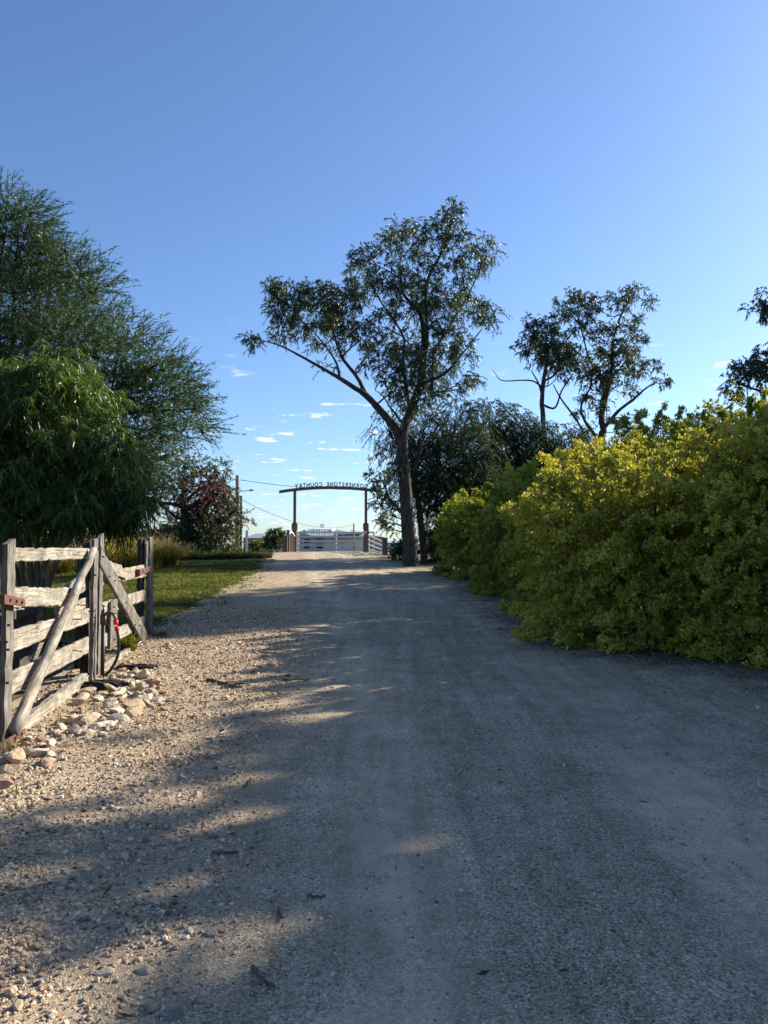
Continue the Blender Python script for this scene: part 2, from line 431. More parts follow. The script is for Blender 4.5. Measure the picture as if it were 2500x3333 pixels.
def ground_mat(name, kind):
    m, nt, out = new_mat(name); N = NT(nt)
    geo = N.n('ShaderNodeNewGeometry')
    v1 = N.n('ShaderNodeTexVoronoi', feature='F1', i_Scale=120.0); N.l(geo.outputs['Position'], v1.inputs['Vector'])
    v2 = N.n('ShaderNodeTexVoronoi', feature='F1', i_Scale=60.0); N.l(geo.outputs['Position'], v2.inputs['Vector'])
    n1 = N.n('ShaderNodeTexNoise', i_Scale=0.7, i_Detail=6.0, i_Roughness=0.6); N.l(geo.outputs['Position'], n1.inputs['Vector'])
    n2 = N.n('ShaderNodeTexNoise', i_Scale=14.0, i_Detail=7.0, i_Roughness=0.7); N.l(geo.outputs['Position'], n2.inputs['Vector'])
    n3 = N.n('ShaderNodeTexNoise', i_Scale=190.0, i_Detail=3.0, i_Roughness=0.7); N.l(geo.outputs['Position'], n3.inputs['Vector'])
    grit = N.n('ShaderNodeSeparateColor'); N.l(v1.outputs['Color'], grit.inputs[0])
    grit2 = N.n('ShaderNodeSeparateColor'); N.l(v2.outputs['Color'], grit2.inputs[0])
    p = N.n('ShaderNodeBsdfPrincipled'); p.inputs['Roughness'].default_value = 0.93; p.inputs['Specular IOR Level'].default_value = 0.2
    if kind == 'road':
        tr = N.n('ShaderNodeAttribute', attribute_name='track')
        ve = N.n('ShaderNodeAttribute', attribute_name='verge')
        du = N.n('ShaderNodeAttribute', attribute_name='duff')
        loose = N.ramp(grit.outputs[0], [(0.0, (0.127, 0.097, 0.066)), (0.35, (0.297, 0.235, 0.160)), (0.7, (0.445, 0.354, 0.242)), (0.93, (0.594, 0.480, 0.332)), (1.0, (0.720, 0.621, 0.451))])
        fine = N.ramp(n3.outputs['Fac'], [(0.3, (0.477, 0.373, 0.246)), (0.6, (0.609, 0.480, 0.324)), (0.8, (0.678, 0.543, 0.373))])
        verge = N.ramp(grit2.outputs[1], [(0.0, (0.161, 0.116, 0.075)), (0.4, (0.360, 0.265, 0.172)), (0.8, (0.521, 0.392, 0.258)), (1.0, (0.648, 0.553, 0.382))])
        verge = N.mix(0.45, verge, N.ramp(n3.outputs['Fac'], [(0.3, (0.198, 0.143, 0.096)), (0.7, (0.545, 0.409, 0.268))]))
        k = N.math('ADD', tr.outputs['Fac'], N.math('MULTIPLY', N.math('SUBTRACT', n2.outputs['Fac'], 0.5), 1.3), clamp=True)
        k = N.math('MULTIPLY', k, 0.72)
        c = N.mix(k, loose, fine)
        mp = N.n('ShaderNodeMapping'); mp.inputs['Scale'].default_value = (5.5, 0.35, 1.0); N.l(geo.outputs['Position'], mp.inputs['Vector'])
        ns_ = N.n('ShaderNodeTexNoise', i_Scale=1.0, i_Detail=5.0, i_Roughness=0.65); N.l(mp.outputs[0], ns_.inputs['Vector'])
        c = N.mix(1.0, c, N.ramp(ns_.outputs['Fac'], [(0.32, g3(0.78)), (0.5, g3(1.02)), (0.68, g3(1.2))]), 'MULTIPLY')
        nb = N.n('ShaderNodeTexNoise', i_Scale=2.6, i_Detail=6.0, i_Roughness=0.7); N.l(geo.outputs['Position'], nb.inputs['Vector'])
        c = N.mix(1.0, c, N.ramp(nb.outputs['Fac'], [(0.35, g3(0.82)), (0.62, g3(1.14))]), 'MULTIPLY')
        kv = N.math('ADD', ve.outputs['Fac'], N.math('MULTIPLY', N.math('SUBTRACT', n2.outputs['Fac'], 0.5), 0.7), clamp=True)
        c = N.mix(kv, c, verge)
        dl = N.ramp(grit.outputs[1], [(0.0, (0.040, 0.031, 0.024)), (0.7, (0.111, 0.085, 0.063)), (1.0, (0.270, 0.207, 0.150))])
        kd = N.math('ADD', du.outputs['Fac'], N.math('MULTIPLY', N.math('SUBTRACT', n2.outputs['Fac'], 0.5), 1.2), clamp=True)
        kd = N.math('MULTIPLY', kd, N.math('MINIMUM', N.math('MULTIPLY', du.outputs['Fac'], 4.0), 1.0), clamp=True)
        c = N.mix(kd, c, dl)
    elif kind == 'lawn':
        c = N.ramp(n2.outputs['Fac'], [(0.3, (0.055, 0.06, 0.02)), (0.5, (0.10, 0.105, 0.03)), (0.7, (0.16, 0.14, 0.06))])
    else:
        c = N.ramp(n2.outputs['Fac'], [(0.3, (0.06, 0.05, 0.035)), (0.5, (0.12, 0.10, 0.06)), (0.75, (0.18, 0.145, 0.09))])
    c = N.mix(1.0, c, N.ramp(n1.outputs['Fac'], [(0.3, g3(0.80)), (0.7, g3(1.15))]), 'MULTIPLY')
    N.l(c, p.inputs['Base Color'])
    h = N.math('ADD', N.math('MULTIPLY', N.math('SUBTRACT', 1.0, v1.outputs['Distance']), 0.5), N.math('ADD', N.math('MULTIPLY', n2.outputs['Fac'], 0.7), N.math('MULTIPLY', n3.outputs['Fac'], 0.4)))
    bn = N.n('ShaderNodeBump', i_Strength=0.8, i_Distance=0.009)
    N.l(h, bn.inputs['Height']); N.l(bn.outputs[0], p.inputs['Normal']); N.l(p.outputs[0], out.inputs[0])
    return m
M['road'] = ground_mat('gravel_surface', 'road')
M['lawn'] = ground_mat('lawn_soil', 'lawn')
M['earth'] = ground_mat('dry_earth', 'earth')

# ------------------------------------------------------------------ the ground
def sheet(name, xs, ys, zfun, mat, attrs=None, keep=None):
    X, Y = np.meshgrid(xs, ys)
    Z = zfun(X, Y)
    V = np.stack([X.ravel(), Y.ravel(), Z.ravel()], 1)
    nx, ny = len(xs), len(ys)
    i = np.arange(ny - 1)[:, None] * nx + np.arange(nx - 1)[None, :]
    Q = np.stack([i, i + 1, i + nx + 1, i + nx], -1).reshape(-1, 4)
    if keep is not None:
        kc = keep(X, Y).ravel()
        Q = Q[kc[Q].any(axis=1)]
        used = np.unique(Q); remap = np.full(len(V), -1); remap[used] = np.arange(len(used))
        Q = remap[Q]; V = V[used]
    me = bpy.data.meshes.new(name)
    me.vertices.add(len(V)); me.vertices.foreach_set('co', V.astype(np.float32).ravel())
    me.loops.add(Q.size); me.loops.foreach_set('vertex_index', Q.astype(np.int32).ravel())
    me.polygons.add(len(Q))
    me.polygons.foreach_set('loop_start', np.arange(0, Q.size, 4, dtype=np.int32))
    me.polygons.foreach_set('loop_total', np.full(len(Q), 4, np.int32))
    me.polygons.foreach_set('use_smooth', [True] * len(Q))
    me.materials.append(mat)
    for k, fn in (attrs or {}).items():
        a = me.attributes.new(k, 'FLOAT', 'POINT')
        a.data.foreach_set('value', fn(V[:, 0], V[:, 1]).astype(np.float32))
    me.update(calc_edges=True)
    o = bpy.data.objects.new(name, me); o['kind'] = 'structure'
    return link(o)
xs_far = np.unique(np.concatenate([np.linspace(-3000, -60, 14), np.linspace(-60, 60, 81), np.linspace(60, 3000, 14)]))
ys_far = np.unique(np.concatenate([np.linspace(-60, -10, 6), np.linspace(-10, 70, 81), np.linspace(70, 300, 20), np.linspace(300, 4000, 12)]))
sheet('ground', xs_far, ys_far, lambda x, y: gz(x, y) - 0.06, M['earth'])

LT_Y = [-5, 2.6, 4.9, 9.6, 13.5, 18.3, 24, 34, 52]; LT_X = [0.1, 0.02, 0.0, -0.27, -0.65, -1.17, -1.82, -3.1, -4.6]
RT_Y = [-5, 2.6, 4.4, 7.8, 11.8, 17, 24, 34, 52]; RT_X = [1.7, 1.75, 1.85, 2.2, 1.95, 1.55, 0.75, -1.2, -2.9]
def track_at(x, y):
    a = np.exp(-((x - np.interp(y, LT_Y, LT_X)) / 0.34) ** 2)
    b = np.exp(-((x - np.interp(y, RT_Y, RT_X)) / 0.40) ** 2)
    return np.maximum(a, b) * np.clip(0.75 + 0.3 * noise2(x, y, 1.9) + .2 * noise2(x, y, .6), 0, 1)
def verge_at(x, y):
    e = np.interp(y, LT_Y, LT_X) - 0.75
    return 1 - sstep(-0.7, 0.5, x - e + 0.25 * noise2(x, y, 1.7))
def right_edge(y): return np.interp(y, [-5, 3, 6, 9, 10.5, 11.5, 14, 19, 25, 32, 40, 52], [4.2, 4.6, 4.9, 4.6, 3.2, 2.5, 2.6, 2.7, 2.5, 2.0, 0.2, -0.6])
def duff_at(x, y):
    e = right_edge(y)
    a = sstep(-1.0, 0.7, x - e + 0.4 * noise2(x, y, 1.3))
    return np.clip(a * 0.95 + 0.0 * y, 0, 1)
def road_z(x, y):
    return gz(x, y) + 0.012 - 0.022 * track_at(x, y) + 0.012 * noise2(x, y, 1.1) + 0.005 * noise2(x, y, 0.31)
xs_r = np.unique(np.concatenate([np.linspace(-9, -5, 21), np.linspace(-5, 5, 201), np.linspace(5, 12, 36)]))
ys_r = np.unique(np.concatenate([np.linspace(-4, 2, 13), np.linspace(2, 16, 281), np.linspace(16, 51.6, 120)]))
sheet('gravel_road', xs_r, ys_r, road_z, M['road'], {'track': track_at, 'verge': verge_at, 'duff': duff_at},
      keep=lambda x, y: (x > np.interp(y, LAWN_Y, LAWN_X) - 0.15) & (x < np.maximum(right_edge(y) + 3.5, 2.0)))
def lawn_z(x, y):
    d = np.interp(y, LAWN_Y, LAWN_X) - x
    return gz(x, y) + 0.004 + 0.05 * sstep(0.0, 0.5, d) + 0.03 * noise2(x, y, 2.2)
xs_l = np.unique(np.concatenate([np.linspace(-40, -12, 29), np.linspace(-12, -3, 91)]))
ys_l = np.linspace(5, 48, 173)
sheet('lawn', xs_l, ys_l, lawn_z, M['lawn'], keep=lambda x, y: (x < np.interp(y, LAWN_Y, LAWN_X) + 0.05 - 1.2 * (y < 12)))

# ------------------------------------------------------------------ leaves
def unit(a): return a / (np.linalg.norm(a, axis=-1, keepdims=True) + 1e-9)
def leaf_quads(P, D, L, W, rng, fold=0.15, bend=0.0, ref=None):
    n = len(P)
    S = unit(np.cross(D, rng.normal(size=(n, 3)) if ref is None else ref))
    Nn = np.cross(S, D)
    L = np.broadcast_to(L, (n,))[:, None]; W = np.broadcast_to(W, (n,))[:, None]
    mid = P + D * L * 0.48 - Nn * W * fold
    tip = P + D * L + np.array([0, 0, -1.0]) * L * bend
    return np.stack([P, mid + S * W * 0.5, tip, mid - S * W * 0.5], 1).reshape(-1, 3)
def spray_leaves(O, D, L, n, ll, lw, ang, droop, hang, rng, flat=0.6, jit=0.25, planar_up=True, taper=0.0, plane=None):
    """leaves along twigs: O origins, D directions, L lengths; returns quads verts, twig tips"""
    m = len(O)
    t = np.tile((np.arange(n) + 0.5) / n, (m, 1)) + rng.uniform(-0.4, 0.4, (m, n)) / n
    Ld = np.broadcast_to(L, (m,))[:, None, None]
    dn = np.array([0, 0, -1.0])
    pos = O[:, None] + D[:, None] * Ld * t[..., None] + dn * droop * Ld * (t ** 2)[..., None]
    ax = unit(D[:, None] + dn * 2 * droop * t[..., None])
    ref = rng.normal(size=(m, 3)) * flat + (np.array([0, 0, 1.0]) if planar_up else 0)
    if plane is not None: ref = plane
    side = unit(np.cross(ax, np.broadcast_to(ref[:, None], ax.shape)))
    sg = np.where(np.arange(n) % 2 == 0, 1.0, -1.0)[None, :, None]
    a = ang + rng.normal(size=(m, n)) * 0.2
    ld = ax * np.cos(a)[..., None] + side * sg * np.sin(a)[..., None] + rng.normal(size=(m, n, 3)) * jit + dn * hang
    ld = unit(ld)
    s = rng.uniform(0.7, 1.25, (m, n)) * (1 - taper * t)
    lr = None if plane is None else np.repeat(plane, n, axis=0) + rng.normal(size=(m * n, 3)) * .35
    return leaf_quads(pos.reshape(-1, 3), ld.reshape(-1, 3), (ll * s).ravel(), (lw * s).ravel(), rng, ref=lr)
def in_ellipsoid(n, c, r, rng, shell=0.5):
    d = unit(rng.normal(size=(n, 3)))
    rad = rng.uniform(0, 1, n) ** (1 / 3.0)
    rad = shell * (0.7 + 0.35 * rad) + (1 - shell) * rad
    return np.asarray(c) + d * rad[:, None] * np.asarray(r), d
def var_for(n_sprays, n, rng, base, spread=0.18, local=0.14):
    b = np.clip(base, 0, 1)
    v = np.repeat(b + rng.normal(size=n_sprays) * spread, n) + rng.normal(size=n_sprays * n) * local
    return np.clip(v, 0, 1)

def to_tri(V):
    """narrow leaves seen from afar: one pointed triangle of the same area instead of two"""
    Q = V.reshape(-1, 4, 3); h = (Q[:, 1] - Q[:, 3]) * .5
    return np.stack([Q[:, 0] + h, Q[:, 2], Q[:, 0] - h], 1).reshape(-1, 3)
class Tree:
    def __init__(s, name, base, label, cat='tree', group=None):
        s.root = empty(name, base); tag(s.root, label, cat, group)
        s.base = np.array(base, float); s.Q = {}; s.wood = {}; s.nl = 0
    def limb(s, P, part='branches', sides=7, n=4, rough=0.08, rng=RNG):
        """P rows: x y z r"""
        C = spline(P, n) if len(P) > 2 else np.array(P, float)
        if part != 'branches':
            s.nl += 1; mb = s.wood[(part, s.nl)] = MB()
        else: mb = s.wood.setdefault(part, MB())
        mb.tube(C[:, :3] - s.base, np.maximum(C[:, 3], 0.002), sides, True, rough, rng)
        return C
    def twigs(s, O, D, L, droop, r=0.004, part='branches'):
        mb = s.wood.setdefault(part, MB())
        for o, d, l in zip(O, D, np.broadcast_to(L, (len(O),))):
            a = o - s.base; m_ = a + d * l * 0.5 - np.array([0, 0, droop * l * 0.25]); e = a + d * l - np.array([0, 0, droop * l])
            mb.tube([a, m_, e], [r, r * 0.8, r * 0.4], 3, False)
    def leaves(s, q, var, part='crown'):
        s.Q.setdefault(part, []).append((q, var))
    def finish(s, bark, leaf_mats, tri=True):
        for k, mb in s.wood.items():
            o = mb.build(k if isinstance(k, str) else k[0], bark, s.root, True)
            if k == 'branches': o['kind'] = 'stuff'
        for k, lst in s.Q.items():
            V = np.concatenate([a for a, b in lst]) - s.base
            var = np.concatenate([b for a, b in lst])
            nk = 4
            if tri: V = to_tri(V); nk = 3
            me = fast_mesh(k, V, nk, leaf_mats[k] if isinstance(leaf_mats, dict) else leaf_mats, var)
            link(bpy.data.objects.new(k, me), s.root)
        return s.root

def connect(tree, limbs, target, r0, rng, sag=0.15, sides=5):
    """branch from the nearest limb point below/inside to a clump centre"""
    best = None
    for C in limbs:
        d = np.linalg.norm(C[:, :3] - target, axis=1) + 0.8 * np.maximum(0, C[:, 2] - target[2] + 0.2)
        i = int(np.argmin(d))
        if best is None or d[i] < best[0]: best = (d[i], C[i])
    p = best[1][:3]; r = min(r0, max(0.006, best[1][3] * 0.7))
    mid = (p + target) / 2 + rng.normal(size=3) * 0.07 * np.linalg.norm(target - p) - np.array([0, 0, sag * 0.3])
    C = tree.limb([[*p, r], [*mid, r * 0.7], [*target, r * 0.4]], sides=sides, n=3, rng=rng)
    return C

def px_clumps(lst, ox, oy, sc, D, rng, depth):
    """clumps given as photo positions for a crown that stands D metres away; each gets its own place in depth"""
    out = []
    for c in lst:
        cx, cy, rx, ry = c[:4]
        dens = c[4] if len(c) > 4 else 1.0
        dd = D + rng.uniform(-depth, depth)
        p = at(ox + cx * sc, oy + cy * sc, dd)
        k = sc * dd / F
        out.append((p, np.array([rx * k, (rx + ry) / 2 * k, ry * k]), dens))
    return out

# ------------------------------------------------------------------ main gum tree
def gum(name, base_px, D, label, clumps, limbs_px, ox, oy, sc, seed, leaves_per_m2=900, leaf=(0.12, 0.034), trunk_r=0.4, depth=1.8, bark='bark_gum', extra=None, base_xy=None):
    rng = np.random.default_rng(seed)
    b = pt(base_px[0], base_px[1], D)
    T = Tree(name, b, label, 'tree', None)
    limbs = []
    for k, (pts_, part) in enumerate(limbs_px):
        rows = []
        dd0 = 0.0 if k == 0 else rng.uniform(-depth, depth) * 0.7
        for j, (cx, cy, rpx) in enumerate(pts_):
            w = 0 if k == 0 else dd0 * j / max(1, len(pts_) - 1)
            p = at(ox + cx * sc, oy + cy * sc, D + w)
            rows.append([*p, rpx * sc * D / F])
        if k == 0: rows[0][2] = b[2] - 0.25
        limbs.append(T.limb(rows, part, 10 if k == 0 else 7, 5, 0.10, rng))
    for (c, r, dens) in px_clumps(clumps, ox, oy, sc, D, rng, depth):
        C = connect(T, limbs, c - np.array([0, 0, r[2] * 0.4]), 0.05, rng)
        nsub = 5
        sub, sd = in_ellipsoid(nsub, c, r * 0.75, rng, 0.6)
        for q in sub:
            T.limb([[*C[-2][:3], 0.016], [*((C[-1][:3] + q) / 2 + rng.normal(size=3) * 0.08), 0.011], [*q, 0.005]], sides=4, n=2, rng=rng)
        area = math.pi * r[0] * r[2]
        nl = 18
        ns = max(8, int(area * leaves_per_m2 * dens / nl))
        # leaves gather in small tufts inside the clump
        nt_ = max(5, int(ns / 5))
        tc_, _ = in_ellipsoid(nt_, c, r * 0.92, rng, 0.55)
        O = tc_[rng.integers(0, nt_, ns)] + rng.normal(size=(ns, 3)) * 0.10
        Dv = unit((O - c) / (r + 1e-6) * 0.5 + rng.normal(size=(ns, 3)) * 0.6 + np.array([0, 0, -0.1]))
        T.leaves(spray_leaves(O, Dv, rng.uniform(0.22, 0.42, ns), nl, leaf[0], leaf[1], 0.9, 0.35, 0.75, rng, 1.0, 0.35, False), var_for(ns, nl, rng, 0.38 + 0.1 * rng.normal(), 0.17, 0.2))
    if extra: extra(T, rng)
    return T, limbs

g1_clumps = [(1240,100,85,70),(1170,190,120,80),(960,200,115,75),(1300,270,120,80),(1440,330,85,110),(760,360,110,75),(880,290,100,70),(690,450,80,60),(860,470,120,90),(1050,420,130,110),(1250,470,130,100),(1000,620,130,100),(1200,660,140,110),(1350,640,110,95),(1470,690,62,100),(740,550,90,60),
 (300,550,120,75,1.5),(470,590,130,85,1.7),(620,600,110,80,1.5),(250,670,90,75,1.5),(420,710,140,85,1.7),(600,730,110,80,1.4),(190,545,65,50),(250,790,80,60),(100,850,58,48),(70,820,35,30),(430,840,120,50,.7),(600,870,110,55,.45),(720,800,85,65,.9),(850,730,105,85),(830,890,105,85),(970,850,115,95),(1100,870,120,100),(1250,850,115,95),(1000,1010,120,85),(880,1020,95,75),(1190,980,110,75,.8),(1290,1080,90,55,.8),(1050,1130,100,65),(950,1140,75,85),(1380,1090,48,58,.7),(990,1240,85,55,.9),(1100,640,80,70),(1120,280,90,70),(520,980,80,35,.35),(720,950,60,60,.5),
 (810,1640,62,60,1.1),(850,1730,62,60,1.2),(800,1790,40,40,.8),(880,1840,55,60,1.1),(820,1900,42,40,.9),(890,1930,45,50,.9),(870,1600,60,50,.9),(800,1500,45,45,.5),(1120,1050,90,70,.9),(1000,940,100,80,.9),(1180,1160,80,50,.8),(900,1120,80,60,.8),(1080,1200,90,50,.9),(1330,900,80,70,.7),(930,560,80,80,.8),(1130,560,90,80,.9)]
g1_limbs = [([(1003,2165,47),(1000,2060,45),(990,1950,41),(978,1800,38),(965,1620,36),(955,1460,33),(965,1370,29),(1005,1250,26),(1060,1100,24),(1075,950,20),(1080,800,15),(1050,670,12),(960,570,9),(940,420,6)],'trunk'),
 ([(950,1450,30),(915,1365,26),(840,1270,22),(740,1165,18),(680,1125,15),(560,1050,11),(420,970,8),(250,880,5),(140,845,3)],'limb'),
 ([(745,1170,14),(690,1060,11),(600,940,9),(545,780,6),(500,640,4)],'limb'),
 ([(590,1065,8),(560,960,6),(440,800,4),(330,700,3)],'limb'),
 ([(1075,960,13),(1100,860,12),(1095,700,10),(1100,500,9),(1190,320,6),(1250,140,3)],'limb'),
 ([(1062,1100,12),(1200,1040,9),(1300,930,6),(1420,780,3)],'limb'),
 ([(1000,1270,13),(960,1000,9),(960,820,7),(830,620,5),(760,480,3)],'limb'),
 ([(1130,1150,8),(1135,980,8),(1150,900,7),(1330,600,5),(1430,380,3)],'limb'),
 ([(955,1330,8),(880,1230,5),(840,1170,4),(790,1130,2)],'limb'),
 ([(990,1880,9),(900,1800,6),(850,1700,4),(820,1640,2)],'limb')]
def g1_extra(T, rng):
    O = []
T1, _ = gum('gum_tree', (1335, 1840), 34.0, 'tall gum tree with thick trunk and leaning left limb beside the road', g1_clumps, g1_limbs, 780, 640, 0.5546, 11, 1850, (0.115, 0.034), depth=1.9)
T1.finish(M['bark_gum'], M['lf_gum'])

# slim dark trunk just right of the big gum
Ts = Tree('slim_tree', pt(1374, 1835, 36), 'slim dark tree trunk standing just right of the big gum', 'tree')
cl = Ts.limb([[*(at(1382, 1835, 36) - [0, 0, 0.2]), 0.17], [*at(1374, 1740, 36), 0.16], [*at(1362, 1640, 36), 0.14], [*at(1352, 1560, 36), 0.11], [*at(1370, 1440, 36), 0.06]], 'trunk', 9)
rng = np.random.default_rng(12)
for (px_, py_, r_) in [(1385, 1440, 0.8), (1350, 1500, 0.6), (1420, 1500, 0.7), (1300, 1540, 0.6), (1400, 1580, 0.6)]:
    c = at(px_, py_, 36.5); connect(Ts, [cl], c, 0.03, rng)
    O, dd = in_ellipsoid(70, c, np.array([r_, r_, r_ * 0.8]), rng, 0.4)
    Ts.leaves(spray_leaves(O, unit(dd + rng.normal(size=dd.shape) * .5), 0.5, 20, 0.09, 0.018, 0.7, 0.7, 0.6, rng), var_for(70, 20, rng, 0.5))
Ts.finish(M['bark_dark'], M['lf_pepper'])

# two gums further back
g2_clumps = [(235,350,60,45,.8),(300,420,100,65),(190,520,62,45,.8),(290,520,105,75),(380,570,110,80),(430,620,80,60),(440,490,85,70),(250,600,55,38,.7),(350,370,60,50,.8),(360,470,80,60),(420,560,80,60),(250,470,70,60),(470,560,70,60,.8),(400,680,70,50,.6)]
g2_limbs = [([(303,1230,17),(310,1000,15),(302,860,14),(312,720,12),(330,600,9),(330,460,5)],'trunk'),
 ([(302,860,8),(380,880,6),(420,780,5),(480,690,4)],'limb'),
 ([(308,760,7),(250,720,5),(170,715,4),(60,715,3),(5,650,1.5)],'limb'),
 ([(312,720,7),(380,680,6),(420,590,4),(440,500,3)],'limb'),
 ([(300,800,5),(280,730,5),(240,660,3)],'limb')]
T2, _ = gum('gum_tree', (1770, 1500), 50.0, 'shorter back gum with a bare dead branch reaching left over dark trees', g2_clumps, g2_limbs, 1600, 850, 0.5425, 21, 1250, (0.145, 0.043), depth=1.5)
T2.finish(M['bark_gum'], M['lf_gum'])
g3_clumps = [(460,220,85,48),(560,260,100,62),(640,260,55,45),(415,310,60,55),(520,350,95,65),(770,200,85,48),(860,175,58,45),(940,230,34,55),(780,280,75,42,.8),(880,350,45,38),(670,390,55,45),(800,430,85,62),(870,480,55,55),(720,520,95,58),(780,580,105,65),(640,600,95,75),(700,680,105,75,.9),(560,650,75,70),(860,640,85,55),(950,640,75,45),(1020,710,45,45),(820,780,50,35,.8),(620,820,65,55,.7),(560,780,55,55,.6),(540,900,50,60,.5),(880,940,40,38,.9),(700,860,55,45,.5),(760,1000,60,40,.4),(600,1000,60,50,.5),(640,730,80,60,.8),(760,720,70,55,.8),(500,560,70,60,.8),(600,440,70,55,.8),(820,520,70,50,.8),(660,900,60,50,.6)]
g3_limbs = [([(660,1250,24),(662,1100,21),(672,1020,20),(660,930,17),(690,800,14),(722,640,11),(730,480,8),(760,370,6),(820,230,4)],'trunk'),
 ([(668,1010,13),(760,900,10),(850,830,8),(930,760,5),(1020,710,3)],'limb'),
 ([(660,940,10),(660,840,9),(690,720,7),(600,620,5),(540,420,4),(500,280,2)],'limb'),
 ([(650,1080,12),(560,960,9),(540,860,7),(600,740,5),(590,640,3)],'limb'),
 ([(600,1130,9),(520,970,7),(420,830,5),(370,740,3)],'limb'),
 ([(735,450,5),(700,400,4),(670,380,2)],'limb'),([(800,270,4),(880,340,2.5),(940,230,2)],'limb')]
T3, _ = gum('gum_tree', (1962, 1500), 52.0, 'back gum with many forked stems rising behind the golden shrubs', g3_clumps, g3_limbs, 1600, 850, 0.5425, 31, 1250, (0.145, 0.043), depth=1.9)
T3.finish(M['bark_gum'], M['lf_gum'])

# gum at the right edge of the view, crown mostly outside it, and its taller neighbour that shades the foreground
def side_gum(x, y, h, clumps, seed, label, dens, shade=0):
    rng = np.random.default_rng(seed)
    b = np.array([x, y, float(gz(x, y))])
    T = Tree('gum_tree', b, label, 'tree')
    top = b + [rng.uniform(-.4, .4), rng.uniform(-.4, .4), h]
    L = [T.limb([[*(b - [0, 0, .2]), .30], [*(b + [.1, 0, h * .3]), .24], [*(b + [-.1, .1, h * .6]), .15], [*top, .05]], 'trunk', 9, 5)]
    for ci, (dx, dy, z, r) in enumerate(clumps):
        big = 1.0 if ci < shade else 2.3
        c = b + np.array([dx, dy, z]); rr = np.array([r, r, r * 0.75])
        L.append(connect(T, L[:1], c, .09, rng))
        area = math.pi * r * r * .75; nl = 18; ns = int(area * dens / nl / big ** 2)
        if big > 1: ns = int(ns * 1.5)
        tc_, _ = in_ellipsoid(max(5, ns // 5) if big == 1 else ns, c, rr * .95, rng, .45)
        O = (tc_[rng.integers(0, len(tc_), ns)] if big == 1 else tc_) + rng.normal(size=(ns, 3)) * .1
        Dv = unit((O - c) / rr * .5 + rng.normal(size=(ns, 3)) * .6)
        T.leaves(spray_leaves(O, Dv, rng.uniform(.22, .42, ns), nl, .14 * big, .042 * big, .9, .35, .75, rng, 1.0, .35, False), var_for(ns, nl, rng, .4, .17, .2))
        for q in in_ellipsoid(4, c, rr * .7, rng, .6)[0]:
            T.limb([[*c, .02], [*((c + q) / 2 + rng.normal(size=3) * .06), .013], [*q, .006]], sides=4, n=2, rng=rng)
    T.finish(M['bark_gum'], M['lf_gum'])
e1 = []
rng = np.random.default_rng(40)
EX, EY = 19.6, 33.2
for (px_, py_, dd_, r_) in [(2505, 985, 30, .75), (2510, 1150, 29.5, .7), (2445, 1205, 30, .75), (2480, 1225, 29.5, .7), (2405, 1250, 29.8, .5)]:
    p = at(px_, py_, dd_); e1.append((p[0] - EX, p[1] - EY, p[2] - float(gz(EX, EY)), r_))
for i in range(110):
    a = rng.uniform(0, 6.28); q = 4.2 * math.sqrt(rng.uniform(.02, 1))
    cx_, cy_, r_ = q * math.cos(a), q * math.sin(a), rng.uniform(.8, 1.15)
    if (EX + cx_ - r_ * 1.3 - .5) / (EY + cy_) < 0.565: continue
    e1.append((cx_, cy_, rng.uniform(7.0, 18.5), r_))
side_gum(EX, EY, 18.0, e1, 41, 'gum at the right picture edge with only its branch tips showing', 1700, 5)
e2 = []
for i in range(46):
    a = rng.uniform(0, 6.28); q = 3.4 * math.sqrt(rng.uniform(.02, 1))
    e2.append((q * math.cos(a), q * math.sin(a), rng.uniform(4.5, float(np.interp(q * math.sin(a), [-3, -.6, .3, 1.8, 3.4], [8.2, 9.0, 9.9, 9.8, 8.6]))), rng.uniform(.85, 1.2)))
side_gum(15.6, 15.2, 9.6, e2, 42, 'tall gum outside the picture at right, its shade on the shrubs', 1500)
e3 = []
for i in range(44):
    a = rng.uniform(0, 6.28); q = 3.3 * math.sqrt(rng.uniform(.02, 1))
    e3.append((q * math.cos(a), q * math.sin(a), rng.uniform(3.8, 8.2), rng.uniform(.9, 1.25)))
e3 += [(-.8, .1, 6.3, 1.3), (-.5, -.9, 5.9, 1.3), (.3, .6, 6.7, 1.2), (-1.3, .9, 6.2, 1.2), (-1.6, -.3, 5.6, 1.2), (-.2, 1.4, 7.2, 1.1)]
side_gum(12.8, 9.4, 7.6, e3, 43, 'gum right of the picture whose shadow falls across the near road', 1600)
e4 = []
for i in range(60):
    a = rng.uniform(0, 6.28); q = 4.0 * math.sqrt(rng.uniform(.02, 1))
    e4.append((q * math.cos(a), q * math.sin(a), rng.uniform(8.0, 17.5), rng.uniform(1.0, 1.4)))
side_gum(25.8, 36.5, 17.0, e4, 44, 'tallest gum outside the picture at right, shading the far road', 1300)

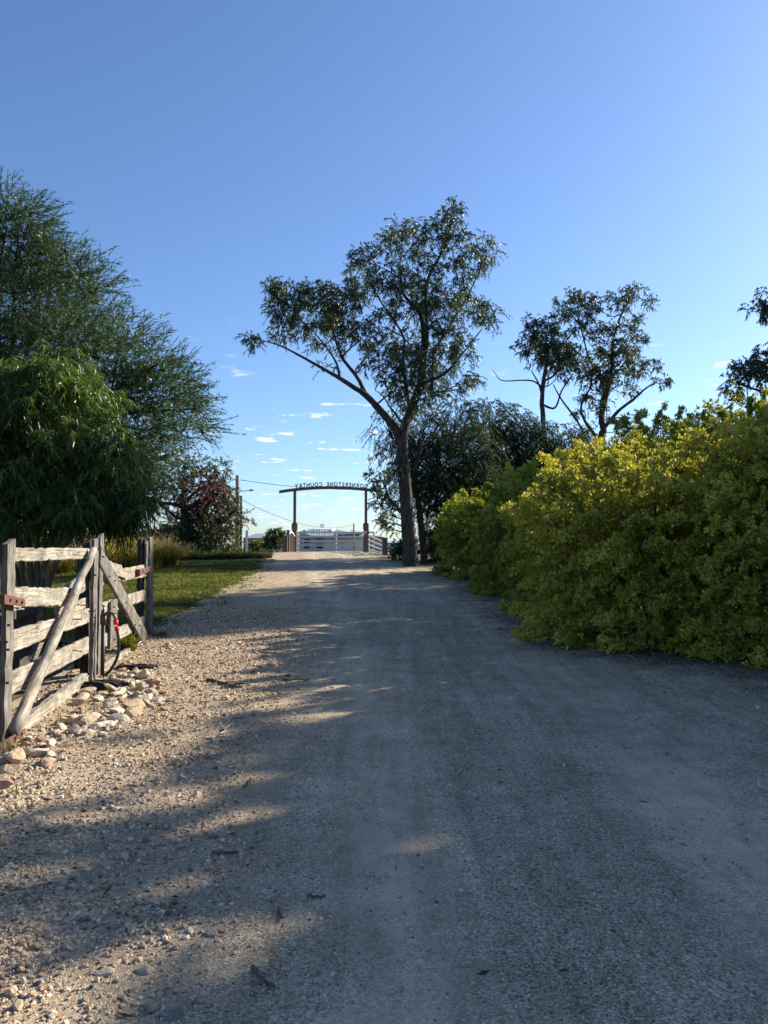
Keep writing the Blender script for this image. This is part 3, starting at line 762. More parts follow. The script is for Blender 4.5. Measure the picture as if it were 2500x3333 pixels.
# ------------------------------------------------------------------ dark drooping trees behind the shrubs
def pepper(base_px, D, clumps, seed, label, dens=1.0, bark='bark_dark'):
    rng = np.random.default_rng(seed)
    b = pt(base_px[0], base_px[1], D)
    T = Tree('pepper_tree', b, label, 'tree', None)
    L = [T.limb([[*(b - [0, 0, .2]), .26], [*(b + [.2, .1, 1.1]), .22], [*(b + [.1, .3, 2.4]), .15], [*(b + [0, .2, 3.6]), .08]], 'trunk', 9, 5)]
    for cl_ in clumps:
        px_, py_, rx, ry = cl_[:4]; dn = cl_[4] if len(cl_) > 4 else 1.0
        dd = D + rng.uniform(-1.5, 1.5)
        c = at(px_, py_, dd); k = dd / F
        r = np.array([rx * k, (rx + ry) / 2 * k, ry * k])
        C = connect(T, L[:1], c, .07, rng)
        for q in in_ellipsoid(6, c, r * .8, rng, .7)[0]:
            T.limb([[*C[-2][:3], .022], [*((c + q) / 2 + [0, 0, .15]), .013], [*q, .005]], sides=4, n=2, rng=rng)
        ns = int(math.pi * r[0] * r[2] * 72 * dens * dn)
        O, d = in_ellipsoid(ns, c, r, rng, .45)
        T.leaves(spray_leaves(O, unit(d * [1, 1, .3] + rng.normal(size=(ns, 3)) * .4), rng.uniform(.4, .75, ns), 24, .14, .029, .6, .8, .55, rng), var_for(ns, 24, rng, .45, .2, .2))
    return T
tA = pepper((1470, 1830), 37.5, [(1400,1400,85,70),(1490,1370,90,75),(1420,1500,110,85,1.2),(1520,1480,110,90,1.3),(1400,1600,75,80,1.1),(1490,1590,110,80,1.3),(1560,1590,90,85,1.2),(1255,1390,60,60,.35),(1290,1450,55,60,.5),(1420,1690,60,60,.7),(1500,1690,80,60,1.1),(1345,1540,70,80,.9),(1440,1740,60,45,1.0),(1410,1590,60,60,1.),(1530,1750,90,50,1.1),(1330,1440,60,60,.9)], 51, 'dark drooping tree right behind the big gum trunk')
tA.finish(M['bark_dark'], M['lf_pepper'])
tB = pepper((1620, 1830), 41, [(1590,1360,85,65),(1660,1380,80,60),(1600,1450,110,80,1.2),(1690,1470,110,80,1.2),(1630,1550,130,90,1.3),(1740,1560,110,80,1.2),(1640,1650,120,80,1.1),(1560,1730,100,60,1.1),(1660,1740,110,60,1.1)], 52, 'dark dense tree between the big gum and the back gums')
tB.finish(M['bark_dark'], M['lf_pepper'])
tC = pepper((1830, 1830), 43, [(1740,1420,70,60,.8),(1810,1430,85,60),(1880,1450,75,55),(1800,1510,110,70,1.2),(1900,1510,90,60),(1850,1580,110,70),(1975,1475,60,45,.6),(2030,1470,50,40,.5)], 53, 'dark tree in front of the many-stemmed back gum')
tC.finish(M['bark_dark'], M['lf_pepper'])
tD = pepper((2250, 1600), 40, [(2150,1440,90,60),(2300,1450,100,70),(2420,1430,90,70),(2250,1550,120,80)], 54, 'dark tree hidden behind the tall right golden shrubs', .6)
tD.finish(M['bark_dark'], M['lf_pepper'])

# ------------------------------------------------------------------ golden shrubs along the right of the road
def golden(name, cx, cy, rx, ry, h, label, seed, mat, leaf=(0.055, 0.034), step=.42, bough=(.75, 1.25), nros=44, nleaf=13, wide=.17, extra=(), tri=False):
    """a shrub of arching boughs, every bough knobbly with small rosettes of leaves, dark hollows between"""
    rng = np.random.default_rng(seed)
    UP = np.array([0, 0, 1.0])
    b = np.array([cx, cy, float(gz(cx, cy))])
    T = Tree(name, b, label, 'shrub')
    stem = []
    for i in range(7):
        a = i * 0.9 + rng.uniform(-.2, .2)
        stem.append(T.limb([[*(b + [0.15 * math.cos(a), .15 * math.sin(a), -.1]), .045], [*(b + [.3 * rx * math.cos(a), .3 * ry * math.sin(a), .3 * h]), .035], [*(b + [.5 * rx * math.cos(a), .5 * ry * math.sin(a), .62 * h]), .02]], 'stem', sides=6, n=3, rng=rng))
    mid = b + [0, 0, h * .5]; cs = np.array([rx, ry, h * .5])
    tips = []
    def try_tip(p, d, sep):
        if all(np.linalg.norm(p - q) > sep for q, _, _ in tips): tips.append((p, d, rng.uniform(.75, 1.25)))
    lump_ph = rng.uniform(0, 6.28, 4)
    for d in unit(rng.normal(size=(2600, 3)) * [1, 1, .9]):
        if d[2] < -.75 or (d[1] > .3 and rng.uniform() < .7): continue
        lump = 1 + .10 * math.sin(d[0] * 6 + lump_ph[0]) * math.cos(d[2] * 5 + lump_ph[1]) + .06 * math.sin(d[0] * 13 + d[2] * 11 + lump_ph[2])
        e = np.sign(d) * np.abs(d) ** .85                                # a little boxier than an ellipsoid
        p = mid + e * cs * lump * (rng.uniform(.90, 1.04) if rng.uniform() < .72 else rng.uniform(.68, .86))
        g = float(gz(p[0], p[1]))
        if p[2] < g + .16: p[2] = g + rng.uniform(.10, .3)
        try_tip(p, unit(d * [1, 1, .8] + UP * .12), step * rng.uniform(.8, 1.3))
    for a in np.arange(0, 6.28, step * .8 / max(rx, ry)):                 # low boughs trailing on the ground
        a2 = a + rng.uniform(-.1, .1)
        if math.sin(a2) > .5: continue
        for rr, zz in ((1.0, .14), (.97, .42)):
            q = rr * rng.uniform(.92, 1.08)
            p = b + np.array([math.cos(a2) * rx * q, math.sin(a2) * ry * q, 0]); p[2] = float(gz(p[0], p[1])) + zz * rng.uniform(.7, 1.3)
            try_tip(p, unit(np.array([math.cos(a2), math.sin(a2), .25])), step * .6)
    n_tip = len(tips)
    for e in extra: tips.append((b + np.array(e[:3]), unit(np.array([rng.normal() * .4, rng.normal() * .4 - .2, 1.0])), e[3]))
    ros_c, ros_d, ros_t = [], [], []
    for i, (tip, d, k) in enumerate(tips):
        L = rng.uniform(*bough) * k
        start = tip - unit(d + UP * .25) * L
        arch = .16 * L
        sd = unit(np.cross(d, UP) + 1e-4)
        tn = rng.normal() * .15
        mb_pts = [start + (tip - start) * t + UP * arch * 4 * t * (1 - t) for t in (0, .35, .7, 1.0)]
        T.limb([[*p, .014 - .011 * q / 3] for q, p in enumerate(mb_pts)], sides=4, n=2, rng=rng)
        m = int(nros * k)
        t = rng.uniform(.10, 1.04, m) ** (.8 if i < n_tip else 1.0)
        # rosettes sit on short side shoots of the bough
        nsh = 9
        sh = rng.integers(0, nsh, m)
        off = (rng.normal(size=nsh) * wide)[sh] * (1.15 - .65 * t) * k + rng.normal(size=m) * .03
        lift = np.abs(rng.normal(size=m)) * .07 - .5 * off ** 2 / max(wide, .1)
        C = start + (tip - start) * t[:, None] + UP * (arch * 4 * t * (1 - t) - .10 * t * t + lift)[:, None] + sd * off[:, None] + d * rng.normal(size=m)[:, None] * .04
        C[:, 2] = np.maximum(C[:, 2], gz(C[:, 0], C[:, 1]) + .04)
        ros_c.append(C); ros_d.append(unit(np.broadcast_to(d * .55 + UP * .55, (m, 3)) + rng.normal(size=(m, 3)) * .3))
        ros_t.append(.36 + tn + .16 * t + rng.normal(size=m) * .09)
    C = np.concatenate(ros_c); Dr = np.concatenate(ros_d); tone = np.concatenate(ros_t)
    m = len(C)
    dv = unit(rng.normal(size=(m, nleaf, 3)) * .62 + Dr[:, None] * .75)
    pos = C[:, None] + dv * leaf[0] * .25 + rng.normal(size=(m, nleaf, 3)) * leaf[0] * .22
    sz = rng.uniform(.75, 1.25, (m, nleaf))
    face = np.repeat(Dr, nleaf, axis=0) + rng.normal(size=(m * nleaf, 3)) * .45      # blades look outwards
    q = leaf_quads(pos.reshape(-1, 3), dv.reshape(-1, 3), (leaf[0] * sz).ravel(), (leaf[1] * sz).ravel(), rng, .18, ref=face)
    T.leaves(q, np.clip(np.repeat(tone, nleaf) + rng.normal(size=m * nleaf) * .10, 0, 1))
    nf = int(rx * ry * h * 24)
    O, d = in_ellipsoid(nf, mid, cs * .66, rng, .35)
    O[:, 2] = np.maximum(O[:, 2], gz(O[:, 0], O[:, 1]) + .1)
    T.leaves(spray_leaves(O, unit(d + rng.normal(size=(nf, 3)) * .6), .5, 12, leaf[0] * 2.0, leaf[1] * 2.0, .95, .3, 0, rng), var_for(nf, 12, rng, .3))  # inner fill toned darker: shade of the hollows put into the leaf colour
    return T.finish(M['bark_tan'], M[mat], tri)
GS = [
 (3.75, 28.3, 1.8, 3.4, 3.1, 'green shrub farthest along the road, next to the big gum', 61, 'lf_goldg', (.10, .062), .58, (.8, 1.3), 30, 11, .2),
 (4.3, 21.0, 1.9, 2.9, 3.5, 'golden green shrub second along the road from the big gum', 62, 'lf_goldg', (.078, .048), .52, (.8, 1.3), 36, 12, .19),
 (4.7, 15.8, 2.1, 2.3, 3.6, 'bright yellow topped shrub where sunlight catches the hedge', 63, 'lf_gold', (.066, .042), .45, (.75, 1.25), 44, 9, .18, ((-.7, -.3, 3.5, .9), (.4, -.2, 3.7, .9), (.1, .8, 3.7, .8), (-1.2, .3, 3.1, .9), (1.0, .2, 3.6, .8))),
 (4.5, 12.5, 2.35, 1.95, 3.1, 'wide shrub bulging onto the road in the middle of the hedge', 64, 'lf_gold', (.056, .036), .41, (.75, 1.25), 46, 9, .17),
 (6.6, 11.0, 2.5, 2.15, 3.9, 'big shrub at the right picture edge, nearest the camera', 65, 'lf_gold', (.055, .036), .41, (.75, 1.25), 46, 9, .17),
 (7.6, 16.0, 2.0, 1.7, 4.4, 'tall loose shrub rising above the hedge top at the right', 66, 'lf_goldg', (.064, .040), .50, (.8, 1.3), 40, 12, .18, ((-.8, 0, 4.35, 1.1), (.5, .2, 4.7, 1.1), (-.2, .1, 4.6, 1.2), (1.1, 0, 4.5, 1.1), (.1, -.3, 4.4, 1.2), (-.5, .4, 4.5, 1.0), (.8, .4, 4.7, 1.0))),
 (7.7, 21.2, 1.9, 1.6, 4.9, 'tall golden shrub with feathery tips behind the hedge top', 67, 'lf_goldg', (.080, .050), .58, (.9, 1.4), 34, 11, .2, ((-.9, 0, 4.8, 1.1), (.2, .2, 5.2, 1.2), (.9, .1, 5.0, 1.1), (-.4, .2, 5.0, 1.1), (.5, -.2, 5.1, 1.1), (-.1, -.2, 4.9, 1.2))),
 (8.8, 8.2, 2.0, 1.9, 3.7, 'shrub just outside the right picture edge', 68, 'lf_gold', (.11, .07), .62, (.8, 1.3), 26, 9, .2),
 (8.0, 4.6, 1.9, 1.8, 3.3, 'shrub outside the picture right of the camera', 69, 'lf_gold', (.12, .075), .65, (.8, 1.3), 24, 8, .2),
]
for g in GS:
    golden('golden_shrub', *g, tri=g[6] not in (63, 64, 65))

# ------------------------------------------------------------------ left trees
def weeping():
    rng = np.random.default_rng(71)
    D = 14.0
    b = pt(110, 1950, D)
    T = Tree('weeping_wattle', b, 'weeping wattle with long hanging leaves behind the timber gate', 'tree')
    limbs = []
    for (dx, dy, px_, py_) in [(0, 0, 60, 1300), (.1, .1, 150, 1250), (.15, -.1, 260, 1400), (-.1, .1, -40, 1350), (.05, .2, 330, 1520), (-.15, 0, -120, 1450)]:
        e = at(px_, py_, D + rng.uniform(-.5, .5))
        m1 = b + (e - b) * [.25, .25, .3]; m2 = b + (e - b) * [.65, .65, .7]
        limbs.append(T.limb([[*(b + [dx, dy, -.1]), .06], [*m1, .05], [*m2, .035], [*e, .012]], 'stem', 7, 4))
    n_c = 0
    while n_c < 105:
        px_ = rng.uniform(-170, 450); py_ = rng.uniform(1110, 1720)
        top = np.interp(px_, [-170, -40, 60, 150, 250, 330, 400, 450], [1190, 1130, 1150, 1095, 1150, 1230, 1330, 1460]) + 60
        if py_ < top: continue
        if py_ > 1600 and rng.uniform() < .4: continue
        n_c += 1
        dd = D + rng.uniform(-1.2, 1.0); k = dd / F
        rp = rng.uniform(45, 80); c = at(px_, py_, dd); r = np.array([rp, rp, rp * .7]) * k
        if n_c % 2: connect(T, limbs, c, .016, rng)
        ns = int(math.pi * r[0] * r[2] * 250)
        O, d = in_ellipsoid(ns, c, r, rng, .3)
        Dv = unit(d * .5 + rng.normal(size=(ns, 3)) * .6 + [.1, -.1, .25])
        T.leaves(spray_leaves(O, Dv, rng.uniform(.18, .42, ns), 15, .165, .021, .8, .5, 1.25, rng, .9, .4), var_for(ns, 15, rng, .42 + .13 * rng.normal(), .2, .22))
        m = max(2, int(rp / 14))                                    # loose sprigs standing out of the mass
        O2, d2 = in_ellipsoid(m, c, r * 1.05, rng, 1.0)
        D2 = unit(d2 * .5 + rng.normal(size=(m, 3)) * .3 + [.35, -.2, .65]); L2 = rng.uniform(.45, .8, m)
        T.leaves(spray_leaves(O2, D2, L2, 16, .16, .020, .6, .75, .7, rng, .9, .25), var_for(m, 16, rng, .55, .15, .2))
        T.twigs(O2, D2, L2, .75, .005)
    T.finish(M['bark_tan'], M['lf_weep'])
weeping()

def wilga():
    rng = np.random.default_rng(72)
    D = 20.0
    b = np.array([-10.5, 20.5, float(gz(-10.5, 20.5))])
    T = Tree('willowy_tree', b, 'tall feathery narrow-leaved tree behind the weeping wattle', 'tree')
    L = [T.limb([[*(b - [0, 0, .2]), .32], [*(b + [.3, 0, 2]), .26], [*(b + [.2, .2, 4.5]), .18], [*(b + [0, 0, 7.5]), .08], [*(b + [.2, 0, 9.8]), .03]], 'trunk', 10, 5)]
    for (px_, py_) in [(150,900),(330,1000),(520,1180),(640,1330),(560,1420),(60,760),(420,1480)]:
        e = at(px_, py_, D + rng.uniform(-1, 1)); p = L[0][int(rng.integers(4, 12))]
        L.append(T.limb([[*p[:3], .12], [*(p[:3] + (e - p[:3]) * .5 + [0, 0, .3]), .07], [*e, .02]], 'limb', 7, 5))
    cl_ = [(20,680,90,70,.8),(110,740,95,75),(60,830,130,90),(190,800,60,60,.6),(180,880,110,80),(290,870,90,60,.8),(250,980,130,90),(370,930,80,60,.8),(100,980,150,100),(370,1040,120,80),(300,1120,150,90),(480,1100,85,55,.7),(450,1180,120,80),(560,1180,80,55,.6),(590,1240,80,65,.8),(520,1290,120,80),(400,1270,130,90),(640,1300,70,60,.9),(620,1380,80,60,.8),(680,1400,45,50,.5),(540,1400,110,70,.8),(440,1390,110,80),(480,1490,95,70),(560,1480,60,50,.6),(420,1560,90,70),(500,1570,55,45,.7),(-100,900,200,130),(-150,720,150,100),(-150,1150,180,140),(0,1130,170,110),(160,1150,150,100),(-300,1000,200,150),(350,1450,90,90),(380,1650,60,60,.6)]
    for c_ in cl_:
        dn = c_[4] if len(c_) > 4 else 1.0
        dd = D + rng.uniform(-1.6, 1.6); k = dd / F
        sh = (70 if c_[1] < 1230 else 25) * float(np.clip((c_[0] - 60) / 150, 0, 1))
        c = at(c_[0] - sh, c_[1], dd); r = np.array([c_[2], (c_[2] + c_[3]) / 2, c_[3]]) * k * rng.uniform(.7, 1.0)
        C = connect(T, L, c - [0, 0, r[2] * .4], .05, rng)
        for q in in_ellipsoid(7, c, r * .85, rng, .7)[0]:
            T.limb([[*C[-2][:3], .02], [*((C[-1][:3] + q) / 2), .012], [*q, .004]], sides=4, n=2, rng=rng)
        ns = int(math.pi * r[0] * r[2] * 170 * dn * rng.uniform(.45, 1.25))
        O, d = in_ellipsoid(ns, c, r * .88, rng, .4)
        outw = unit(np.array([1.0, -.2, .9]) * np.ones((ns, 3)))
        dirs = unit(d * .7 + outw * .45 + rng.normal(size=(ns, 3)) * .4)
        T.leaves(spray_leaves(O, dirs, rng.uniform(.45, .95, ns), 20, .115, .025, .55, .12, .05, rng, .8, .22), var_for(ns, 20, rng, .42, .2, .2))
    T.finish(M['bark_dark'], M['lf_willow'])
wilga()

def red_tree():
    rng = np.random.default_rng(73)
    D = 42.0
    b = pt(615, 1800, D)
    T = Tree('red_tinged_tree', b, 'dark spreading tree with dull red foliage left of the poles', 'tree')
    trunk = T.limb([[*(b - [0, 0, .2]), .42], [*at(606, 1740, D), .34], [*at(603, 1680, D), .24], [*at(595, 1640, D), .15], [*at(594, 1590, D), .06]], 'trunk', 10, 4)
    L = [trunk]
    for P in [[(600,1660,.16),(640,1640,.14),(680,1615,.10),(700,1590,.05)],[(600,1650,.12),(560,1640,.09),(500,1635,.06),(450,1640,.03)],[(608,1770,.2),(680,1725,.14),(740,1680,.09),(775,1655,.05)],[(595,1640,.1),(640,1600,.07),(700,1570,.04),(740,1580,.03)],[(580,1690,.10),(550,1665,.07),(520,1640,.05)]]:
        dz = rng.uniform(-.8, .8)
        L.append(T.limb([[*at(x, y, D + dz * i / 3), r] for i, (x, y, r) in enumerate(P)], 'limb', 7, 4))
    def clump(x, y, rx, ry, dn, part, base, leaf=(.14, .045)):
        dd = D + rng.uniform(-1.3, 1.3); k = dd / F
        c = at(x, y, dd); r = np.array([rx, (rx + ry) / 2, ry]) * k
        C = connect(T, L, c, .04, rng)
        for q in in_ellipsoid(5, c, r * .8, rng, .7)[0]:
            T.limb([[*C[-2][:3], .02], [*((C[-1][:3] + q) / 2), .012], [*q, .005]], sides=4, n=2, rng=rng)
        ns = int(math.pi * r[0] * r[2] * 85 * dn)
        O, d = in_ellipsoid(ns, c, r, rng, .4)
        T.leaves(spray_leaves(O, unit(d + rng.normal(size=(ns, 3)) * .6), rng.uniform(.25, .45, ns), 16, leaf[0], leaf[1], .9, .3, .4, rng, 1, .35, False), var_for(ns, 16, rng, base, .2, .2), part)
    for a in [(570,1530,60,35,.7),(640,1515,50,30,.7),(710,1530,40,35,.9),(560,1580,60,40,.7),(730,1620,45,40,1),(700,1660,70,45,1.2),(740,1690,40,45,1),(690,1720,70,45,1.2),(640,1710,60,50,1.2),(720,1750,55,40,1.2),(660,1770,70,35,1.2),(580,1710,45,45,1),(565,1750,45,40,1),(480,1600,50,35,.6),(500,1560,50,30,.6)]:
        clump(*a[:5], 'crown', .4)
    for a in [(650,1565,50,30,.8),(690,1600,55,35,.9),(640,1625,45,30,.6),(620,1670,45,35,.6),(700,1570,35,25,.7),(460,1640,45,30,.3),(640,1530,45,20,.4),(580,1640,50,35,.5),(670,1650,45,30,.6),(560,1560,45,30,.35),(600,1600,50,35,.5),(720,1610,35,30,.6),(805,1688,16,26,.5),(790,1670,10,15,.5)]:
        clump(*a[:5], 'red_foliage', .45)
    T.finish(M['bark_dark'], {'crown': M['lf_olive'], 'red_foliage': M['lf_red']})
red_tree()

# ------------------------------------------------------------------ rounded shrubs and far trees
def bush(name, px_, py_, D, rx, rz, label, mat, seed, cat='shrub', dens=40, leaf=(.12, .06), group=None):
    """rounded leafy mass of rx x rz metres standing on the ground"""
    rng = np.random.default_rng(seed)
    b = pt(px_, py_, D)
    T = Tree(name, b, label, cat, group)
    L = []
    for i in range(4):
        a = i * 1.6
        L.append(T.limb([[*(b + [.1 * math.cos(a), .1 * math.sin(a), -.1]), .05 * rx], [*(b + [.3 * rx * math.cos(a), .3 * rx * math.sin(a), .5 * rz]), .035 * rx], [*(b + [.5 * rx * math.cos(a), .5 * rx * math.sin(a), 1.1 * rz]), .015 * rx]], 'stem', 6, 3))
    for i in range(12):
        a = rng.uniform(0, 6.28); q = rx * .62 * math.sqrt(rng.uniform())
        zz = rng.uniform(.35, 1.6) * rz
        if zz > 1.2 * rz: q *= .6
        c = b + np.array([q * math.cos(a), q * math.sin(a), zz]); r = np.array([.45 * rx, .45 * rx, .38 * rz]) * rng.uniform(.75, 1.2)
        ns = int(dens * math.pi * r[0] * r[2] * 1.6) + 6
        O, d = in_ellipsoid(ns, c, r, rng, .5)
        O[:, 2] = np.maximum(O[:, 2], b[2] + .05)
        T.leaves(spray_leaves(O, unit(d + rng.normal(size=(ns, 3)) * .5 + [0, 0, .3]), rng.uniform(.2, .4, ns) * max(1, rx * .5), 12, leaf[0], leaf[1], .95, .2, .1, rng, .7, .3), var_for(ns, 12, rng, .45, .2, .2))
    return T.finish(M['bark_dark'], M[mat])
bush('shrub', 897, 1792, 58, .95, .95, 'round dark green shrub left of the entrance arch', 'lf_shrub', 81, leaf=(.16, .09))
bush('shrub', 845, 1795, 62, 1.0, .7, 'yellow green shrub between the pale post and round dark shrub', 'lf_yel', 82, leaf=(.16, .09))
bush('shrub', 812, 1796, 66, .7, .55, 'small yellow green shrub behind the pale post', 'lf_yel', 83, leaf=(.16, .09))
bush('shrub', 745, 1797, 58, .7, .45, 'low bright shrub at the foot of the tall pole', 'lf_yel', 84, leaf=(.15, .08))
bush('far_tree', 540, 1790, 75, 2.4, 1.5, 'rounded green tree beyond the red-tinged tree trunk', 'lf_yel', 85, 'tree', 16, (.26, .14))
bush('far_tree', 490, 1790, 80, 2.6, 1.3, 'rounded tree beyond the ornamental grass', 'lf_shrub', 86, 'tree', 16, (.26, .14))
bush('far_tree', 420, 1790, 88, 3.2, 1.2, 'low far tree seen beneath the feathery tree', 'lf_shrub', 87, 'tree', 14, (.28, .15))
bush('far_tree', 330, 1790, 84, 3.4, 1.3, 'far tree seen under the weeping wattle', 'lf_shrub', 88, 'tree', 14, (.28, .15))
bush('far_tree', 180, 1790, 90, 4.0, 1.5, 'wide far tree showing between wattle stems', 'lf_shrub', 89, 'tree', 14, (.28, .15))
bush('far_tree', 30, 1790, 90, 4.0, 1.4, 'wide far tree at the left picture edge', 'lf_shrub', 90, 'tree', 14, (.28, .15))
bush('shrub', 1425, 1815, 52, .9, .7, 'sunlit shrub glimpsed past the slim dark trunk', 'lf_yel', 91, leaf=(.16, .09))
bush('shrub', 1300, 1822, 40, .55, .5, 'leafy sucker growing at the left foot of the big gum', 'lf_shrub', 92, leaf=(.12, .07))
bush('far_tree', 1480, 1800, 75, 3.5, 1.4, 'far tree low behind the white rail fence', 'lf_shrub', 93, 'tree', 14, (.28, .15))
bush('shrub', 590, 1815, 40, 1.1, .45, 'low dark shrub under the red-tinged tree', 'lf_shrub', 94, leaf=(.12, .06))
bush('shrub', 665, 1812, 41, 1.1, .5, 'olive shrub right of the red-tinged tree trunk', 'lf_shrub', 95, leaf=(.12, .06))

# ------------------------------------------------------------------ tall grasses
def blades(O, L, lean, w, rng, az=None):
    n = len(O)
    a = rng.uniform(0, 6.28, n) if az is None else az
    h = np.stack([np.cos(a), np.sin(a), np.zeros(n)], 1)
    s = np.stack([-np.sin(a), np.cos(a), np.zeros(n)], 1)
    up = np.array([0, 0, 1.0]); L = L[:, None]; lean = lean[:, None]
    p1 = O + up * L * .5 + h * L * lean * .22
    p2 = O + up * L * (1 - .25 * lean) * .85 + h * L * lean * .65
    p3 = O + up * L * (1 - .5 * lean) + h * L * lean * 1.1
    w = np.broadcast_to(w, (n,))[:, None]
    q1 = np.stack([O - s * w * .5, O + s * w * .5, p1 + s * w * .5, p1 - s * w * .5], 1)
    q2 = np.stack([p1 - s * w * .5, p1 + s * w * .5, p2 + s * w * .35, p2 - s * w * .35], 1)
    q3 = np.stack([p2 - s * w * .35, p2 + s * w * .35, p3 + s * w * .05, p3 - s * w * .05], 1)
    return np.concatenate([q1, q2, q3], 1).reshape(-1, 3), p3
def tussock(name, px_, py_, D, r, h, n, label, mat, seed, seeds=0, cat='grass', w=.016, group=None):
    rng = np.random.default_rng(seed)
    b = pt(px_, py_, D)
    root = empty(name, b); tag(root, label, cat, group)
    a = rng.uniform(0, 6.28, n); q = r * np.sqrt(rng.uniform(0, 1, n)) * .55
    O = np.stack([q * np.cos(a), q * np.sin(a), np.zeros(n) - .03], 1)
    L = h * rng.uniform(.55, 1.1, n)
    V, tip = blades(O, L, rng.uniform(.1, .95, n), w, rng, a + rng.normal(size=n) * .7)
    me = fast_mesh('blades', V, 4, M[mat], np.repeat(np.clip(.45 + rng.normal(size=n) * .22, 0, 1), 3) if False else None)
    at_ = me.attributes.new('var', 'FLOAT', 'POINT')
    bv = np.clip(.42 + rng.normal(size=n) * .2, 0, 1)
    pv = np.stack([bv - .15, bv - .15, bv, bv, bv, bv, bv + .2, bv + .2, bv + .2, bv + .2, bv + .4, bv + .4], 1).ravel()
    at_.data.foreach_set('value', np.clip(pv, 0, 1).astype(np.float32))
    link(bpy.data.objects.new('blades', me), root)
    if seeds:
        idx = rng.integers(0, n, seeds)
        P = tip[idx] + np.array([0, 0, .05])
        d = unit(rng.normal(size=(seeds, 3)) * .35 + [0, 0, .8])
        q_ = spray_leaves(P, d, rng.uniform(.18, .32, seeds), 10, .05, .018, .35, .25, 0, rng, 1, .2)
        link(bpy.data.objects.new('seed_heads', fast_mesh('seed_heads', q_, 4, M['seed'], np.clip(rng.normal(size=seeds * 10) * .25 + .5, 0, 1))), root)
    return root
tg = 'fountain grasses beyond the lawn'
for i, (px_, py_, D, r, h, n, lab) in enumerate([
    (395, 1860, 31, 1.1, 1.5, 2600, 'fountain grass clump seen between the two gate leaves'),
    (470, 1855, 32, 1.2, 1.45, 2600, 'fountain grass clump just left of the far gate stiles'),
    (530, 1850, 33, 1.0, 1.2, 2200, 'fountain grass clump just right of the far gate stiles'),
    (340, 1865, 30, 1.0, 1.35, 2000, 'fountain grass clump half hidden by the middle gate stiles'),
    (270, 1865, 29, 1.0, 1.0, 1500, 'brownish grass clump behind the near gate leaf top rail'),
    (190, 1868, 28, 1.0, .9, 1500, 'brownish grass clump behind the middle of near gate leaf'),
    (110, 1870, 27, .9, .8, 1200, 'brownish grass clump behind the near gate post'),
    ]):
    tussock('fountain_grass', px_, py_, D, r, h, n, lab, 'tall_blade', 100 + i, 260, group=tg, w=.022)
rd = 'dark reeds along the far lawn edge'
for i, (px_, D) in enumerate([(575, 38.5), (615, 38.8), (655, 39), (695, 39.2), (735, 39.4), (772, 39.6), (808, 40), (838, 40.5), (860, 42)]):
    tussock('reed_clump', px_, 1830, D, .75, [.75, .7, .65, .65, .6, .62, .6, .5, .45][i], 700,
            ['reed clump right of the fountain grass', 'reed clump under the red-tinged tree trunk', 'reed clump under the olive shrub', 'reed clump right of the olive shrub', 'reed clump left of the tall pole', 'reed clump at the foot of the tall pole', 'reed clump right below the pale post', 'reed clump right of the pale post', 'last reed clump before the road edge'][i], 'reed_blade', 120 + i, 0, group=rd, w=.02)

# ------------------------------------------------------------------ lawn grass (stuff)
def lawn_grass():
    rng = np.random.default_rng(130)
    n = 260000
    y = 6 + 34 * rng.uniform(0, 1, n) ** 1.25
    x = rng.uniform(-1, .12, n) * (5 + y * .34) + np.interp(y, LAWN_Y, LAWN_X)
    edge = np.interp(y, LAWN_Y, LAWN_X) + .22 * noise2(x, y, 1.1) + .12 * noise2(x, y, .4) - 1.1 * (y < 12.3)
    vis = (x / y > -.53) & ((x < edge) | ((x < edge + .6) & (rng.uniform(size=n) < .12)))
    x, y = x[vis][:120000], y[vis][:120000]; n = len(x)
    h = rng.uniform(.03, .08, n) * (1 + .35 * noise2(x, y, 1.6)) * (1 + y * .018)
    O = np.stack([x, y, lawn_z(x, y) - .005], 1)
    d = unit(rng.normal(size=(n, 3)) * [.7, .7, .2] + [0, 0, .8])
    w = .010 + .0009 * y
    V = to_tri(leaf_quads(O, d, h, w, rng, .1))
    patch = .42 + .26 * noise2(x, y, 3.1) + .2 * noise2(x, y, .9)
    me = fast_mesh('lawn_grass', V, 3, M['lawn_blade'], np.clip(patch + rng.normal(size=n) * .18, 0, 1))
    o = link(bpy.data.objects.new('lawn_grass', me)); o['kind'] = 'stuff'
    o['label'] = 'short green grass of the lawn behind the gate'; o['category'] = 'grass'
lawn_grass()

# pale path crossing behind the lawn
mb = MB()
for i in range(30):
    t0, t1 = i / 30, (i + 1) / 30
    def pp(t):
        px_ = 480 + t * 420; D = 34.5 + 4.2 * math.sin(t * 1.7)
        return pt(px_, 1830, D)
    a, b_ = pp(t0), pp(t1)
    z = .11
    mb.add([a + [0, -.45, z], b_ + [0, -.45, z], b_ + [0, .45, z], a + [0, .45, z], a + [0, -.45, -.05], b_ + [0, -.45, -.05]], [(0, 1, 2, 3), (4, 5, 1, 0)])
o = mb.build('path', simple_mat('path_concrete', (.42, .37, .30), .9, 0, .12, 3)); o['kind'] = 'structure'

